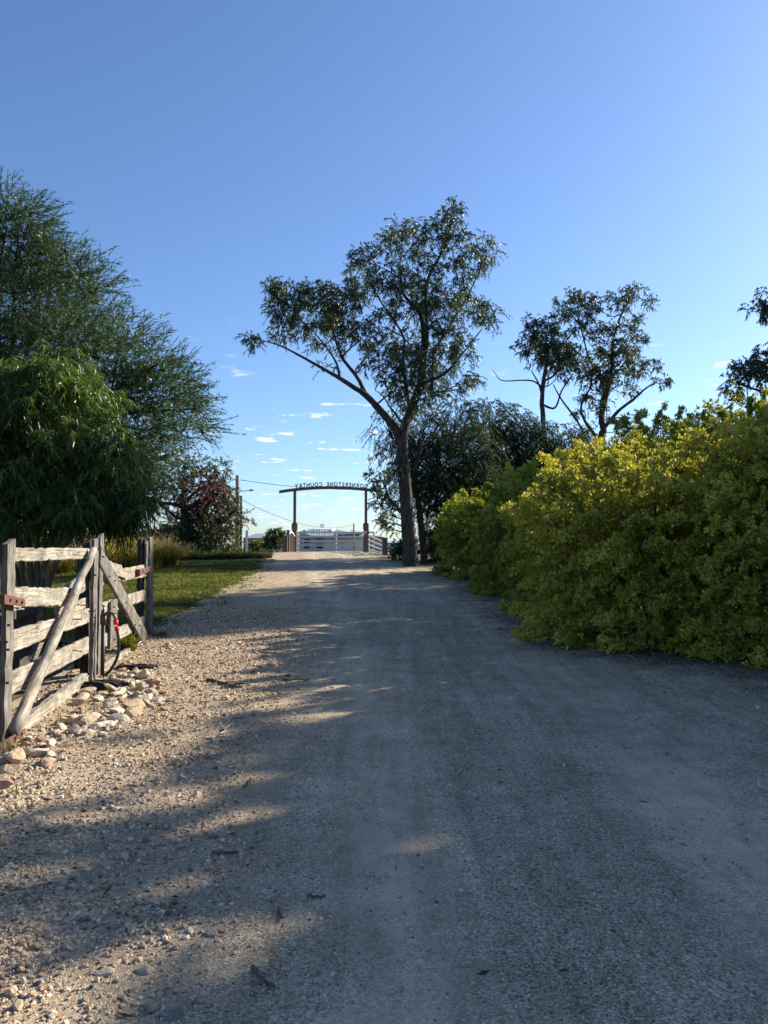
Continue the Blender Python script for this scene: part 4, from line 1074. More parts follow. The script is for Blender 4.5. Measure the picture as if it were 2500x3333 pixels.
# ------------------------------------------------------------------ timber gate
GD = np.array([-0.1231, 0.9924, 0.0]); GN = np.array([0.9924, 0.1231, 0.0]); G0 = np.array([-3.10, 6.30, 0.0])
GROT = math.atan2(GD[1], GD[0])                 # local X along the gate, local Y = -GN
def gp(px, py, off=0.0):
    """photo position -> (along gate, height) on the gate's plane set off towards the road"""
    r = ray(px, py); C = np.array([0, 0, CAM_Z])
    t = np.dot(G0 + GN * off - C, GN) / np.dot(r, GN)
    p = C + r * t
    return np.array([np.dot(p - G0, GD), p[2]])
def board(name, parent, TL, TR, BR, BL, off, th, mat, rng, jit=.006, nseg=30, origin=(0, 0, 0), ends=(0.0, 0.0), name_label=None):
    """a sawn plank given by four corners (along, height) on the gate plane"""
    TL, TR, BR, BL = [np.array(v, float) for v in (TL, TR, BR, BL)]
    c = (TL + TR + BR + BL) / 4
    d = ((TR + BR) - (TL + BL)); ang = math.atan2(d[1], d[0])
    ca, sa = math.cos(-ang), math.sin(-ang)
    def loc(p): q = p - c; return np.array([ca * q[0] - sa * q[1], sa * q[0] + ca * q[1]])
    TL, TR, BR, BL = map(loc, (TL, TR, BR, BL))
    V = []; ch = .007
    for i in range(nseg + 1):
        t = i / nseg
        top = TL + (TR - TL) * t; bot = BL + (BR - BL) * t
        top = top + [0, rng.normal() * jit * .55 - (rng.uniform() < .10) * rng.uniform(.004, .016)]; bot = bot + [0, rng.normal() * jit * .55 + (rng.uniform() < .10) * rng.uniform(.004, .016)]
        if i == 0: top = top + [rng.normal() * jit - ends[0] * rng.uniform(.2, 1), 0]
        if i == nseg: top = top + [rng.normal() * jit + ends[1] * rng.uniform(.2, 1), 0]
        f = th / 2 + rng.normal() * jit * .4
        V += [(bot[0], f, bot[1] + ch), (bot[0], f - ch, bot[1]), (bot[0], -f + ch, bot[1]), (bot[0], -f, bot[1] + ch), (top[0], -f, top[1] - ch), (top[0], -f + ch, top[1]), (top[0], f - ch, top[1]), (top[0], f, top[1] - ch)]
    Fc = []
    for i in range(nseg):
        for k in range(8):
            k2 = (k + 1) % 8
            Fc.append((i * 8 + k, i * 8 + k2, (i + 1) * 8 + k2, (i + 1) * 8 + k))
    Fc += [tuple(range(7, -1, -1)), tuple(range(nseg * 8, nseg * 8 + 8))]
    o = MB().add(V, Fc).build(name, M[mat], parent)
    o.location = (c[0] - origin[0], -off - origin[1], c[1] - origin[2]); o.rotation_euler = (0, -ang, 0)
    if name_label: o['label'] = name_label
    return o
def bpx(name, parent, TL, TR, BR, BL, off, th, mat, rng, **k):
    return board(name, parent, gp(*TL, off + th / 2), gp(*TR, off + th / 2), gp(*BR, off + th / 2), gp(*BL, off + th / 2), off, th, mat, rng, **k)
def spike(parent, px, py, off, L=.085, tilt=.12, r=.006):
    p = gp(px, py, off)
    mb = MB(); mb.tube([(0, .02, 0), (0, -L, -tilt * L)], r, 6); mb.tube([(0, -L, -tilt * L), (0, -L - .006, -tilt * L)], r * 1.9, 6)
    return mb.build('spike', M['rust_dark'], parent, loc=(p[0] , -off, p[1]))
def bolt(parent, px, py, off, r=.011):
    p = gp(px, py, off)
    mb = MB(); mb.tube([(0, .01, 0), (0, -.012, 0)], r, 6)
    return mb.build('bolt', M['rust_dark'], parent, loc=(p[0], -off, p[1]))
rng = np.random.default_rng(140)
gate1 = empty('timber_gate', G0, GROT)
tag(gate1, 'nearer weathered timber gate leaf with one diagonal pole brace and five rails', 'gate')
# stiles
sA = gp(28, 1765, .09)[0]; 
board('stile', gate1, (-.10, 1.63), (.02, 1.60), (.02, .02), (-.10, .0), .05, .10, 'wood_grey', rng, nseg=2) if False else None
def stile(parent, s0, s1, z0, z1, off, th, mat, name='stile', lean=0.0, jit=.005):
    # a plank on end: its length runs up, so grain runs up too
    return board(name, parent, (s1, z0), (s1 + lean, z1), (s0 + lean, z1), (s0, z0), off, th, mat, rng, jit=jit, nseg=18, ends=(.02, .05))
stile(gate1, -.10, .05, .0, 1.635, .035, .045, 'wood_grey', jit=.008)
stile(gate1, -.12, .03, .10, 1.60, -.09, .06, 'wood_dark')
bpx('rail', gate1, (36, 1782), (292, 1785), (292, 1819), (36, 1830), -.01, .035, 'wood', rng, jit=.004)
bpx('rail', gate1, (34, 1910), (237, 1915), (222, 1971), (34, 1979), -.01, .045, 'wood', rng, jit=.010, ends=(0, .06))
bpx('rail', gate1, (205, 1915), (292, 1856), (292, 1916), (225, 1955), -.055, .035, 'wood', rng, jit=.008, ends=(.05, 0))
bpx('rail', gate1, (187, 1984), (292, 1941), (292, 1978), (195, 2010), -.05, .04, 'wood', rng, jit=.005)
bpx('rail', gate1, (33, 2056), (292, 1979), (292, 2026), (33, 2127), -.01, .04, 'wood', rng, jit=.006)
bpx('rail', gate1, (31, 2191), (292, 2071), (292, 2124), (31, 2267), -.01, .04, 'wood', rng, jit=.004)
bpx('rail', gate1, (60, 2358), (285, 2190), (291, 2236), (80, 2408), .05, .07, 'wood', rng, jit=.009, name_label='thick rough bottom rail')
bpx('packing_block', gate1, (36, 1976), (80, 1977), (80, 1986), (36, 1987), -.03, .05, 'wood', rng, nseg=4)
# the long pole brace
bA, bB = gp(306, 1790, .07), gp(48, 2385, .11)
mb = MB()
P = [np.array([bA[0] + (bB[0] - bA[0]) * t, -(.07 + .03 * t), bA[1] + (bB[1] - bA[1]) * t]) for t in np.linspace(0, 1, 22)]
c0 = P[11].copy()
dvec = P[-1] - P[0]; ang = math.atan2(dvec[2], dvec[0])
Rm = np.array([[math.cos(ang), 0, math.sin(ang)], [0, 1, 0], [-math.sin(ang), 0, math.cos(ang)]])
Pl = [(Rm @ (p - c0)) + rng.normal(size=3) * [0, .004, .006] for p in P]
mb.tube(Pl, [.040 + .014 * t for t in np.linspace(0, 1, 22)], 9, True, .06, rng)
o = mb.build('brace', M['wood'], gate1, True, loc=c0); o.rotation_euler = (0, -ang, 0)
# second slim prop behind
bpx('back_brace', gate1, (128, 2085), (143, 2085), (118, 2150), (106, 2150), -.10, .04, 'wood_grey', rng, nseg=4)
for (x, y) in [(256, 1968), (237, 2014), (237, 2117)]: spike(gate1, x, y, .012)
for (x, y) in [(211, 2027), (191, 2059), (150, 2167), (122, 2205), (20, 2090), (26, 2115), (24, 2223), (28, 2035), (291, 1990), (309, 2010)]: bolt(gate1, x, y, .085)
def bracket(parent, pxs, off, label):
    """folded steel strap: face plate on the timber and a short return at its end"""
    (x0, y0, x1, y1, w0, w1) = pxs
    a, b_ = gp(x0, y0, off), gp(x1, y1, off)
    h0 = gp(x0, y0 + w0, off); h1 = gp(x1, y1 + w1, off)
    mb = MB(); t = .006
    F_ = [(a[0], -off, a[1]), (b_[0], -off, b_[1]), (h1[0], -off, h1[1]), (h0[0], -off, h0[1])]
    B_ = [(p[0], p[1] + t, p[2]) for p in F_]
    mb.add(F_ + B_, [(0, 1, 2, 3), (7, 6, 5, 4), (0, 4, 5, 1), (1, 5, 6, 2), (2, 6, 7, 3), (3, 7, 4, 0)])
    e = F_[0]; e2 = F_[3]
    R_ = [e, e2, (e2[0], e2[1] + .12, e2[2]), (e[0], e[1] + .12, e[2])]
    R2 = [(p[0] - t, p[1], p[2]) for p in R_]
    mb.add(R_ + R2, [(0, 1, 2, 3), (7, 6, 5, 4), (0, 4, 5, 1), (1, 5, 6, 2), (2, 6, 7, 3), (3, 7, 4, 0)])
    for s_ in (.25, .55, .82):
        cx_ = a[0] + (b_[0] - a[0]) * s_; cz = (a[1] + h0[1]) / 2 + ((b_[1] + h1[1]) / 2 - (a[1] + h0[1]) / 2) * s_
        mb.tube([(cx_, -off, cz), (cx_, -off - .014, cz)], .013, 6)
    o = mb.build('bracket', M['rust'], parent); o['label'] = label
    return o
bracket(gate1, (16, 1934, 82, 1949, 32, 27), .115, 'rusty folded steel strap high on the near stile')
bracket(gate1, (2, 2418, 84, 2370, 28, 18), .125, 'rusty steel strap at the gate foot')
stile(gate1, gp(299, 2000, .03)[0], gp(311, 2000, .03)[0], -.02, gp(300, 1756, .02)[1], .03, .035, 'wood_grey')
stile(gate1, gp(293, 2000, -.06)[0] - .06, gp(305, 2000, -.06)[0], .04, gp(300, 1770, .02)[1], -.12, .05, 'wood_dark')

gate2 = empty('timber_gate', G0, GROT)
tag(gate2, 'farther weathered timber gate leaf with flat plank brace and rough offcut', 'gate')
stile(gate2, gp(318, 2000, .03)[0], gp(328, 2000, .03)[0], -.02, gp(318, 1750, .02)[1], .03, .035, 'wood_grey')
bpx('rail', gate2, (326, 1861), (484, 1837), (484, 1876), (326, 1907), -.01, .035, 'wood', rng, jit=.006)
bpx('offcut_slab', gate2, (338, 1822), (398, 1838), (410, 1884), (372, 1868), .03, .04, 'wood', rng, jit=.014, nseg=8, name_label='rough furry sawn offcut lying over the top rail')
bpx('rail', gate2, (326, 1964), (478, 1917), (478, 1953), (326, 2008), -.01, .035, 'wood', rng, jit=.007)
bpx('rail', gate2, (326, 2070), (482, 2000), (482, 2033), (326, 2116), -.01, .035, 'wood', rng, jit=.006)
bpx('rail', gate2, (338, 2162), (463, 2085), (467, 2121), (338, 2208), .03, .06, 'wood', rng, jit=.006)
bpx('batten', gate2, (357, 1958), (378, 1955), (378, 2102), (360, 2108), .03, .03, 'wood_grey', rng) if False else None
s0_, s1_ = gp(357, 2030, .03)[0], gp(378, 2030, .03)[0]
stile(gate2, s0_, s1_, gp(368, 2105, .03)[1], gp(368, 1957, .03)[1], .03, .03, 'wood_grey', 'batten')
bpx('brace', gate2, (331, 1778), (493, 2082), (466, 2089), (327, 1838), .045, .045, 'wood_grey', rng, jit=.004, ends=(.0, .0))
stile(gate2, gp(476, 1950, .0)[0], gp(488, 1950, .0)[0], gp(500, 2092, .0)[1] - .03, gp(480, 1751, .0)[1], .03, .06, 'wood_grey', lean=-.04)
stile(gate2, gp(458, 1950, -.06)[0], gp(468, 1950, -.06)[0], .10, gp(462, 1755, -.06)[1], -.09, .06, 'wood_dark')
stile(gate2, gp(469, 1850, -.0)[0], gp(474, 1850, -.0)[0], gp(470, 1865, .02)[1], gp(470, 1768, .02)[1], .02, .03, 'wood_grey')
for (x, y) in [(336, 1812), (356, 1876), (374, 1890), (408, 1962), (440, 2034), (455, 2036), (489, 2082), (371, 1976), (374, 2082), (320, 1788), (310, 1872), (303, 1990)]: bolt(gate2, x, y, .075)
bracket(gate2, (456, 1853, 494, 1841, 20, 14), .075, 'rusty strap across the far stiles')
bracket(gate2, (473, 2095, 513, 2086, 20, 16), .085, 'rusty strap at the foot of far stile')

# dark posts that carry the gate
gpost = empty('gate_post', G0 + GD * -.28 - GN * .18)
tag(gpost, 'dark split gate post at the left picture edge', 'post')
mb = MB(); mb.tube([(0, 0, -.3), (0, 0, .6), (.01, 0, 1.2), (.0, .01, 1.70)], [.13, .125, .12, .11], 9, True, .08, rng)
mb.build('shaft', M['wood_dark'], gpost)
gpost2 = empty('gate_post', G0 + GD * (gp(297, 2100, -.2)[0] - .05) - GN * .30)
tag(gpost2, 'dark square post behind the meeting gate stiles', 'post')
mb = MB(); mb.tube([(0, 0, -.3), (0, 0, .8), (.01, 0, 1.58)], [.10, .095, .09], 8, True, .08, rng)
mb.build('shaft', M['wood_dark'], gpost2)

# dark stock trough behind the near gate leaf
tr_root = empty('water_trough', G0 + GD * 1.15 - GN * 1.25, GROT)
tag(tr_root, 'low dark concrete trough behind the near gate leaf', 'trough')
mb = MB()
mb.bbox(-1.2, 2.1, -.45, -.37, -.05, .86); mb.bbox(-1.2, 2.1, .37, .45, -.05, .86)
mb.bbox(-1.28, -1.2, -.45, .45, -.05, .86); mb.bbox(2.1, 2.18, -.45, .45, -.05, .86); mb.bbox(-1.2, 2.1, -.37, .37, .0, .3)
mb.build('basin', M['trough'], tr_root)
mb = MB(); mb.bbox(-1.3, 2.2, -.49, -.44, .80, .90); mb.bbox(-1.3, 2.2, .44, .49, .80, .90)
mb.build('rim', M['trough'], tr_root)

# ------------------------------------------------------------------ garden tap and hose
tp = gp(333, 2215, .13); tbase = G0 + GD * tp[0] + GN * .13
tap = empty('garden_tap', (tbase[0], tbase[1], 0.0), GROT)
tag(tap, 'garden tap on a black riser pipe with red hose fitting beside the stiles', 'tap')
zt = gp(333, 1995, .13)[1]
mb = MB(); mb.tube([(0, 0, -.1), (0, 0, zt - .12)], .024, 10); mb.build('riser_pipe', M['black'], tap, True)
mb = MB(); mb.tube([(0, 0, zt - .14), (0, 0, zt - .02)], .036, 8); mb.tube([(0, 0, zt - .06), (0, 0, zt + .03)], .026, 8)
mb.tube(spline([(0, 0, zt - .02), (.0, -.06, zt - .0), (.0, -.12, zt - .03), (0, -.14, zt - .09)], 4), .016, 8)
mb.build('tap_body', M['brass'], tap, True)
mb = MB(); mb.tube([(0, 0, zt + .03), (0, .0, zt + .075)], .009, 6); mb.tube([(-.035, -.02, zt + .078), (.035, .02, zt + .078)], .010, 6)
mb.build('handle', M['brass'], tap, True)
for k, (z0, z1, r_) in enumerate([(-.09, -.145, .032), (-.165, -.215, .030)]):
    mb = MB(); mb.tube([(0, -.14 - .012 * k, zt + z0), (0, -.145 - .016 * k, zt + z1)], [r_, r_ * .92], 10)
    mb.build('hose_fitting', M['red'], tap, True)
mb = MB(); mb.tube([(0, -.05, zt - .01), (-.03, -.30, zt - .015)], .004, 5); mb.build('wire_pin', M['rust_dark'], tap)
hose = empty('garden_hose', (tbase[0], tbase[1], 0.0), GROT)
tag(hose, 'dark green hose hanging from the red tap fitting', 'hose')
mb = MB(); mb.tube(spline([(0, -.158, zt - .20), (.0, -.18, zt - .34), (.02, -.17, zt - .50), (.03, -.11, zt - .64), (.04, -.03, zt - .74), (.06, .05, zt - .80), (.2, .12, .06), (.5, .2, .03), (.9, .3, .03)], 6), .017, 9)
mb.build('tube', M['hose'], hose, True)

# ------------------------------------------------------------------ loose stones
def rock(rng, sub=1, ang=.32, flat=.7, seed=0):
    import bmesh
    bm = bmesh.new()
    bmesh.ops.create_icosphere(bm, subdivisions=sub, radius=1.0)
    # chop with a few planes so that the faces are flat and broken
    pl = [(unit(rng.normal(size=3)), rng.uniform(.45, .85)) for _ in range(9)]
    for v in bm.verts:
        p = np.array(v.co)
        for n_, d_ in pl:
            e = p @ n_ - d_
            if e > 0: p = p - n_ * e
        p = p * (1 + rng.uniform(-.05, .05))
        v.co = Vector(p * np.array([1, .8, flat]))
    me = bpy.data.meshes.new('stone'); bm.to_mesh(me); bm.free()
    return me
STC = {'cream': [(0, (0.52, 0.45, 0.35)), (.5, (0.58, 0.52, 0.43)), (1, (0.50, 0.42, 0.32))], 'sandy': [(0, (0.40, 0.31, 0.21)), (.5, (0.46, 0.36, 0.25)), (1, (0.42, 0.34, 0.245))], 'grey': [(0, (0.20, 0.185, 0.165)), (1, (0.26, 0.24, 0.215))], 'reddish': [(0, (0.36, 0.22, 0.155)), (1, (0.41, 0.27, 0.20))]}
for k_, v_ in STC.items(): M['st_' + k_] = stone_mat(k_ + '_stone', v_)
rock_meshes = {k_: [] for k_ in STC}
for k_ in STC:
    for i in range(6):
        me = rock(np.random.default_rng(200 + i), 2); me.materials.append(M['st_' + k_]); rock_meshes[k_].append(me)
rng = np.random.default_rng(210)
placed = []
def put_stone(x, y, size, label, group, colour='sandy', sink=None):
    me = rock_meshes[colour][int(rng.integers(0, 6))]
    o = bpy.data.objects.new('stone', me)
    sc_ = size * rng.uniform(.75, 1.25, 3) * [1.15, 1, .9]
    o.scale = tuple(float(v) for v in sc_)
    o.rotation_euler = (rng.uniform(-.35, .35), rng.uniform(-.35, .35), rng.uniform(0, 6.28))
    z = float(road_z(x, y)) + sc_[2] * (rng.uniform(.05, .5) if sink is None else sink)
    o.location = (float(x), float(y), z)
    tag(o, label, 'stone', group)
    return link(o)
ST_LAB, ST_GRP = 'pale angular stone in the loose heap along the near gate leaf', 'loose stones along the gate'
n_st = 0; tries = 0
while n_st < 230 and tries < 8000:
    tries += 1
    s_ = rng.uniform(-.9, 3.6); q = abs(rng.normal()) * .42 + rng.uniform(.02, .2)
    wmax = np.interp(s_, [-.9, 0, .8, 1.6, 2.6, 3.1, 3.6], [.35, .55, .95, 1.05, .85, .45, .2])
    if q > wmax + .06 or (s_ < 0 and rng.uniform() < .4): continue
    p = G0 + GD * s_ + GN * (q + .16)
    size = float(np.clip(rng.lognormal(-3.0, .45), .022, .12)) * (1.0 if q < .75 * wmax else .7)
    if any((p[0] - a) ** 2 + (p[1] - b2) ** 2 < (.62 * (size + c2)) ** 2 for a, b2, c2 in placed): continue
    placed.append((p[0], p[1], size))
    cc = str(rng.choice(['cream', 'sandy', 'reddish'], p=[.38, .48, .14]))
    wh = 'against the bottom gate rail' if q < .3 else ('on the outer rim of the heap' if q > .7 * wmax else 'in the middle of the heap')
    en = 'near the rusty foot strap' if s_ < .7 else ('below the meeting stiles' if s_ > 2.0 else 'under the long brace')
    put_stone(p[0], p[1], size, ('big ' if size > .062 else 'small ') + cc + ' loose stone ' + wh + ', ' + en, ST_GRP, cc); n_st += 1
def ground_from(px, py):
    r = ray(px, py); t = 5.0
    for _ in range(40):
        p = np.array([0, 0, CAM_Z]) + r * t
        t += (p[2] - float(gz(p[0], p[1]))) / -r[2] if r[2] < 0 else 0
    return np.array([0, 0, CAM_Z]) + r * t
for (px_, py_, s_, lab) in [(50, 2487, .11, 'largest pale stone lying by the gate foot at left edge'), (5, 2570, .09, 'reddish brown stone cut by the left picture edge'), (390, 2355, .085, 'big cream boulder at the right rim of the stone heap'), (318, 2225, .07, 'white stone at the foot of the meeting stiles'), (390, 2208, .06, 'pale stone between the two black lumps'), (485, 2330, .0, ''), (550, 2115, .05, 'brown stone on the verge just right of the far gate strap'), (455, 2320, .07, 'flat brown stone lying right of the heap'), (780, 2345, .04, 'single rounded stone alone on the sunlit gravel'), (640, 2340, .05, 'dark brown clod on the sunlit gravel'), (490, 3290, .040, 'smooth blue grey cobble at the bottom of the picture'), (470, 3170, .042, 'flat pale slab stone sunk in the foreground gravel'), (340, 3185, .032, 'white broken stone in the bottom left gravel'), (690, 3055, .034, 'flat grey stone set in gravel left of the wheel track'), (570, 3320, .036, 'blue grey stone at the bottom picture border')]:
    if not lab: continue
    p = ground_from(px_, py_)
    put_stone(p[0], p[1], s_, lab, None, 'grey' if 'grey' in lab else ('reddish' if 'brown' in lab else ('cream' if 'white' in lab or 'cream' in lab else 'sandy')), .1 if py_ > 2900 else None)

# black crumbly lumps beside the stiles
for (px_, py_, sx, sy, sz, lab) in [(330, 2245, .26, .13, .07, 'black crumbly bitumen lump at the foot of the stiles'), (445, 2180, .24, .11, .05, 'black crumbly bitumen lump farther along the gate')]:
    p = ground_from(px_, py_)
    import bmesh
    bm = bmesh.new(); bmesh.ops.create_icosphere(bm, subdivisions=4, radius=1.0)
    r2 = np.random.default_rng(int(px_))
    for v in bm.verts:
        k = 1 + .12 * math.sin(v.co.x * 9 + v.co.y * 7) + .10 * math.sin(v.co.y * 17 + v.co.x * 13) + r2.uniform(-.09, .09)
        v.co = Vector((v.co.x * sx * k, v.co.y * sy * k, v.co.z * sz * k))
    me = bpy.data.meshes.new('bitumen_lump'); bm.to_mesh(me); bm.free(); me.materials.append(M['char'])
    o = bpy.data.objects.new('bitumen_lump', me); o.location = (p[0], p[1], float(road_z(p[0], p[1])) + .015); o.rotation_euler = (0, 0, .35)
    tag(link(o), lab, 'lump')

# ------------------------------------------------------------------ sticks
def stick(pa, pb, r, mat, label, wob=.02, fork=False):
    a, b_ = ground_from(*pa), ground_from(*pb)
    a[2] = float(road_z(a[0], a[1])) + r * .6; b_[2] = float(road_z(b_[0], b_[1])) + r * .9
    rg = np.random.default_rng(int(pa[0] * 7 + pa[1]))
    c = (a + b_) / 2; L = np.linalg.norm(b_ - a)
    ang = math.atan2(b_[1] - a[1], b_[0] - a[0])
    n = 8
    P = [np.array([L * (t - .5), rg.normal() * wob * L, (a[2] - c[2]) * (1 - t) + (b_[2] - c[2]) * t + abs(rg.normal()) * .008]) for t in np.linspace(0, 1, n)]
    mb = MB(); mb.tube(P, [r * (1 - .5 * t) for t in np.linspace(0, 1, n)], 6, True, .12, rg)
    if fork: mb.tube([P[5], P[5] + np.array([L * .12, L * .14, .02]), P[5] + np.array([L * .22, L * .2, .015])], [r * .6, r * .5, r * .25], 5)
    o = mb.build('stick', M[mat], None, True, loc=c); o.rotation_euler = (0, 0, ang)
    tag(o, label, 'stick')
for args in [((672, 2222), (790, 2248), .022, 'stick', 'long dark stick lying on the sunlit gravel', .03, True), ((655, 2226), (682, 2216), .012, 'stick_pale', 'short pale stick touching the long dark stick', .02),
 ((640, 2385), (680, 2370), .012, 'stick_pale', 'pale curved twig in the middle of the gravel verge', .08), ((700, 2425), (735, 2375), .011, 'stick_pale', 'pale bent stick beside the shadow edge', .07), ((735, 2380), (750, 2362), .010, 'stick_pale', 'tiny pale hooked twig above the bent stick', .1),
 ((918, 2098), (940, 2092), .014, 'stick_pale', 'small white bark piece near the centre of the road edge', .05), ((850, 2130), (905, 2133), .013, 'stick', 'thin dark stick across the upper sunlit gravel', .03), ((850, 2128), (890, 2124), .009, 'stick_pale', 'pale twig beside the thin dark stick', .03),
 ((650, 2292), (685, 2289), .012, 'stick_pale', 'short pale stick below the long dark stick', .03), ((690, 2795), (775, 2792), .010, 'stick', 'dark stick lying in the foreground gravel', .03), ((1000, 2932), (1060, 2925), .008, 'stick', 'thin dark twig near the left wheel track', .03),
 ((812, 2540), (800, 2570), .008, 'stick', 'grey twig in the shaded gravel', .05), ((820, 3170), (885, 3235), .010, 'stick', 'grey stick slanting in the bottom gravel', .04), ((910, 2975), (918, 3008), .010, 'stick', 'stubby brown stick near the lower wheel track', .03),
 ((920, 2218), (1010, 2222), .012, 'stick', 'dark curved bark strip on the sunlit road edge', .03), ((720, 2128), (745, 2120), .009, 'stick', 'little dark twig left of the shadow', .04), ((505, 2270), (530, 2255), .012, 'stick_pale', 'pale wood chip near the second bitumen lump', .05), ((555, 2180), (580, 2172), .013, 'stick_pale', 'pale split stick right of the second bitumen lump', .04)]:
    stick(*args)

# ------------------------------------------------------------------ gravel and litter (stuff)
peb_col = bpy.data.collections.new('pebble_shapes')
for i in range(8):
    me = rock(np.random.default_rng(300 + i), 1, flat=.62); me.materials.append(M['pebble'])
    for p_ in me.polygons: p_.use_smooth = False
    po = bpy.data.objects.new('pebble_shape', me); peb_col.objects.link(po)
def scatter(name, P, rot, scl, label):
    me = bpy.data.meshes.new(name)
    me.vertices.add(len(P)); me.vertices.foreach_set('co', P.astype(np.float32).ravel())
    a = me.attributes.new('rot', 'FLOAT_VECTOR', 'POINT'); a.data.foreach_set('vector', rot.astype(np.float32).ravel())
    a = me.attributes.new('scl', 'FLOAT_VECTOR', 'POINT'); a.data.foreach_set('vector', scl.astype(np.float32).ravel())
    o = link(bpy.data.objects.new(name, me)); o['kind'] = 'stuff'; o['label'] = label; o['category'] = 'gravel'
    ng = bpy.data.node_groups.new(name, 'GeometryNodeTree')
    ng.interface.new_socket('Geometry', in_out='INPUT', socket_type='NodeSocketGeometry')
    ng.interface.new_socket('Geometry', in_out='OUTPUT', socket_type='NodeSocketGeometry')
    gi, go = ng.nodes.new('NodeGroupInput'), ng.nodes.new('NodeGroupOutput')
    ip = ng.nodes.new('GeometryNodeInstanceOnPoints'); ci = ng.nodes.new('GeometryNodeCollectionInfo')
    ci.inputs['Collection'].default_value = peb_col; ci.inputs['Separate Children'].default_value = True; ci.inputs['Reset Children'].default_value = True
    na, nb = ng.nodes.new('GeometryNodeInputNamedAttribute'), ng.nodes.new('GeometryNodeInputNamedAttribute')
    na.data_type = nb.data_type = 'FLOAT_VECTOR'; na.inputs['Name'].default_value = 'rot'; nb.inputs['Name'].default_value = 'scl'
    e2r = ng.nodes.new('FunctionNodeEulerToRotation')
    ip.inputs['Pick Instance'].default_value = True
    lk = ng.links.new
    lk(gi.outputs[0], ip.inputs['Points']); lk(ci.outputs[0], ip.inputs['Instance']); lk(na.outputs[0], e2r.inputs[0])
    lk(e2r.outputs[0], ip.inputs['Rotation']); lk(nb.outputs[0], ip.inputs['Scale']); lk(ip.outputs[0], go.inputs[0])
    md = o.modifiers.new('scatter', 'NODES'); md.node_group = ng
    return o
def gravel():
    rng = np.random.default_rng(310)
    n = 1300000
    y = rng.uniform(1.8, 17, n); x = rng.uniform(-7, 7, n)
    ok = (np.abs(x) < .56 * y + .5) & (x > np.interp(y, LAWN_Y, LAWN_X) - .05) & (x < right_edge(y) + .6)
    x, y = x[ok], y[ok]
    v = verge_at(x, y); t = track_at(x, y)
    area_d = n / (15.2 * 14)                               # candidates per square metre
    nearf = np.clip(3.2 / y, 0, 1) ** 1.1
    dens = (4600 * v * (.55 + .45 * sstep(-.6, .7, noise2(x, y, .9))) + (1 - v) * (1700 * (1 - .65 * t))) * nearf
    k = rng.uniform(size=len(x)) < dens / area_d
    x, y, v = x[k], y[k], v[k]
    m = len(x)
    s = np.clip(rng.lognormal(-4.86, .5, m), .003, .026) * (.5 + .55 * v)
    bigm = rng.uniform(size=m) < .02
    s[bigm] *= rng.uniform(1.5, 2.4, bigm.sum())
    s *= 1 + np.clip(y - 5, 0, 10) * .05
    z = road_z(x, y) + s * .18
    rot = rng.uniform(0, 6.28, (m, 3)) * [.12, .12, 1]
    scl = s[:, None] * rng.uniform(.7, 1.35, (m, 3))
    scatter('gravel', np.stack([x, y, z], 1), rot, scl, 'loose gravel pebbles over the road and verge')
    print('pebbles', m)
gravel()
def litter():
    rng = np.random.default_rng(320)
    n = 70000
    y = 2 + 26 * rng.uniform(size=n) ** 1.3; x = rng.uniform(-6, 7, n)
    d = .008 + .9 * duff_at(x, y) + .28 * verge_at(x, y) * sstep(-.2, 1, noise2(x, y, 1.2))
    k = (rng.uniform(size=n) < d) & (x > np.interp(y, LAWN_Y, LAWN_X) - .2) & (np.abs(x) < .56 * y + .5)
    x, y = x[k], y[k]; m = len(x)
    P = np.stack([x, y, road_z(x, y) + .006], 1)
    a = rng.uniform(0, 6.28, m)
    D = unit(np.stack([np.cos(a), np.sin(a), rng.normal(size=m) * .15], 1))
    q = leaf_quads(P, D, rng.uniform(.03, .085, m), rng.uniform(.006, .018, m), rng, .2)
    me = fast_mesh('leaf_litter', q, 4, M['litter'], np.clip(rng.normal(size=m) * .28 + .4, 0, 1))
    o = link(bpy.data.objects.new('leaf_litter', me)); o['kind'] = 'stuff'; o['label'] = 'dry fallen leaves and bark chips over the gravel'; o['category'] = 'leaf litter'
litter()
# weeds by the gate
tussock('grass_tuft', 40, 2452, 5.95, .12, .22, 60, 'dry grass tuft at the foot of the near gate leaf', 'reed_blade', 330, 0, w=.006)
tussock('grass_tuft', 55, 2620, 5.0, .05, .10, 16, 'tiny green weed on gravel at the left edge', 'lawn_blade', 331, 0, w=.006)
tussock('fern_tuft', 415, 2105, 11.2, .22, .34, 150, 'bright lime green weed showing under the far gate leaf', 'lf_yel', 332, 0, cat='weed', w=.022)
tussock('grass_tuft', 520, 2092, 12.6, .2, .2, 80, 'dry grass at the foot of the far gate stile', 'reed_blade', 333, 0, w=.007)

# ------------------------------------------------------------------ entrance arch, bridge and fences
DB = 52.0
def wx(px, D): return (px - 1250.0) / F * D / math.cos(0) if False else at(px, 1785, D)[0]
def wz(py, D): return at(1250, py, D)[2]
deck_z = wz(1797, DB)
xl, xr = wx(959, 54), wx(1191, 54)
bridge = empty('bridge', ((xl + xr) / 2, 54.0, deck_z))
tag(bridge, 'pale concrete bridge deck under the entrance arch', 'bridge')
mb = MB()
for i in range(7):
    pass
hw = (xr - xl) / 2
mb.bbox(-hw - .25, hw + .25, -2.3, 3.2, -.5, .0); mb.build('deck_slab', M['deck'], bridge)
mb = MB(); mb.bbox(-hw - .75, -hw - .253, -2.3, -1.9, -.4, .03); mb.build('kerb', M['cream'], bridge)
mb = MB(); mb.bbox(hw + .253, hw + .75, -2.3, -1.9, -.4, .03); mb.build('kerb', M['cream'], bridge)

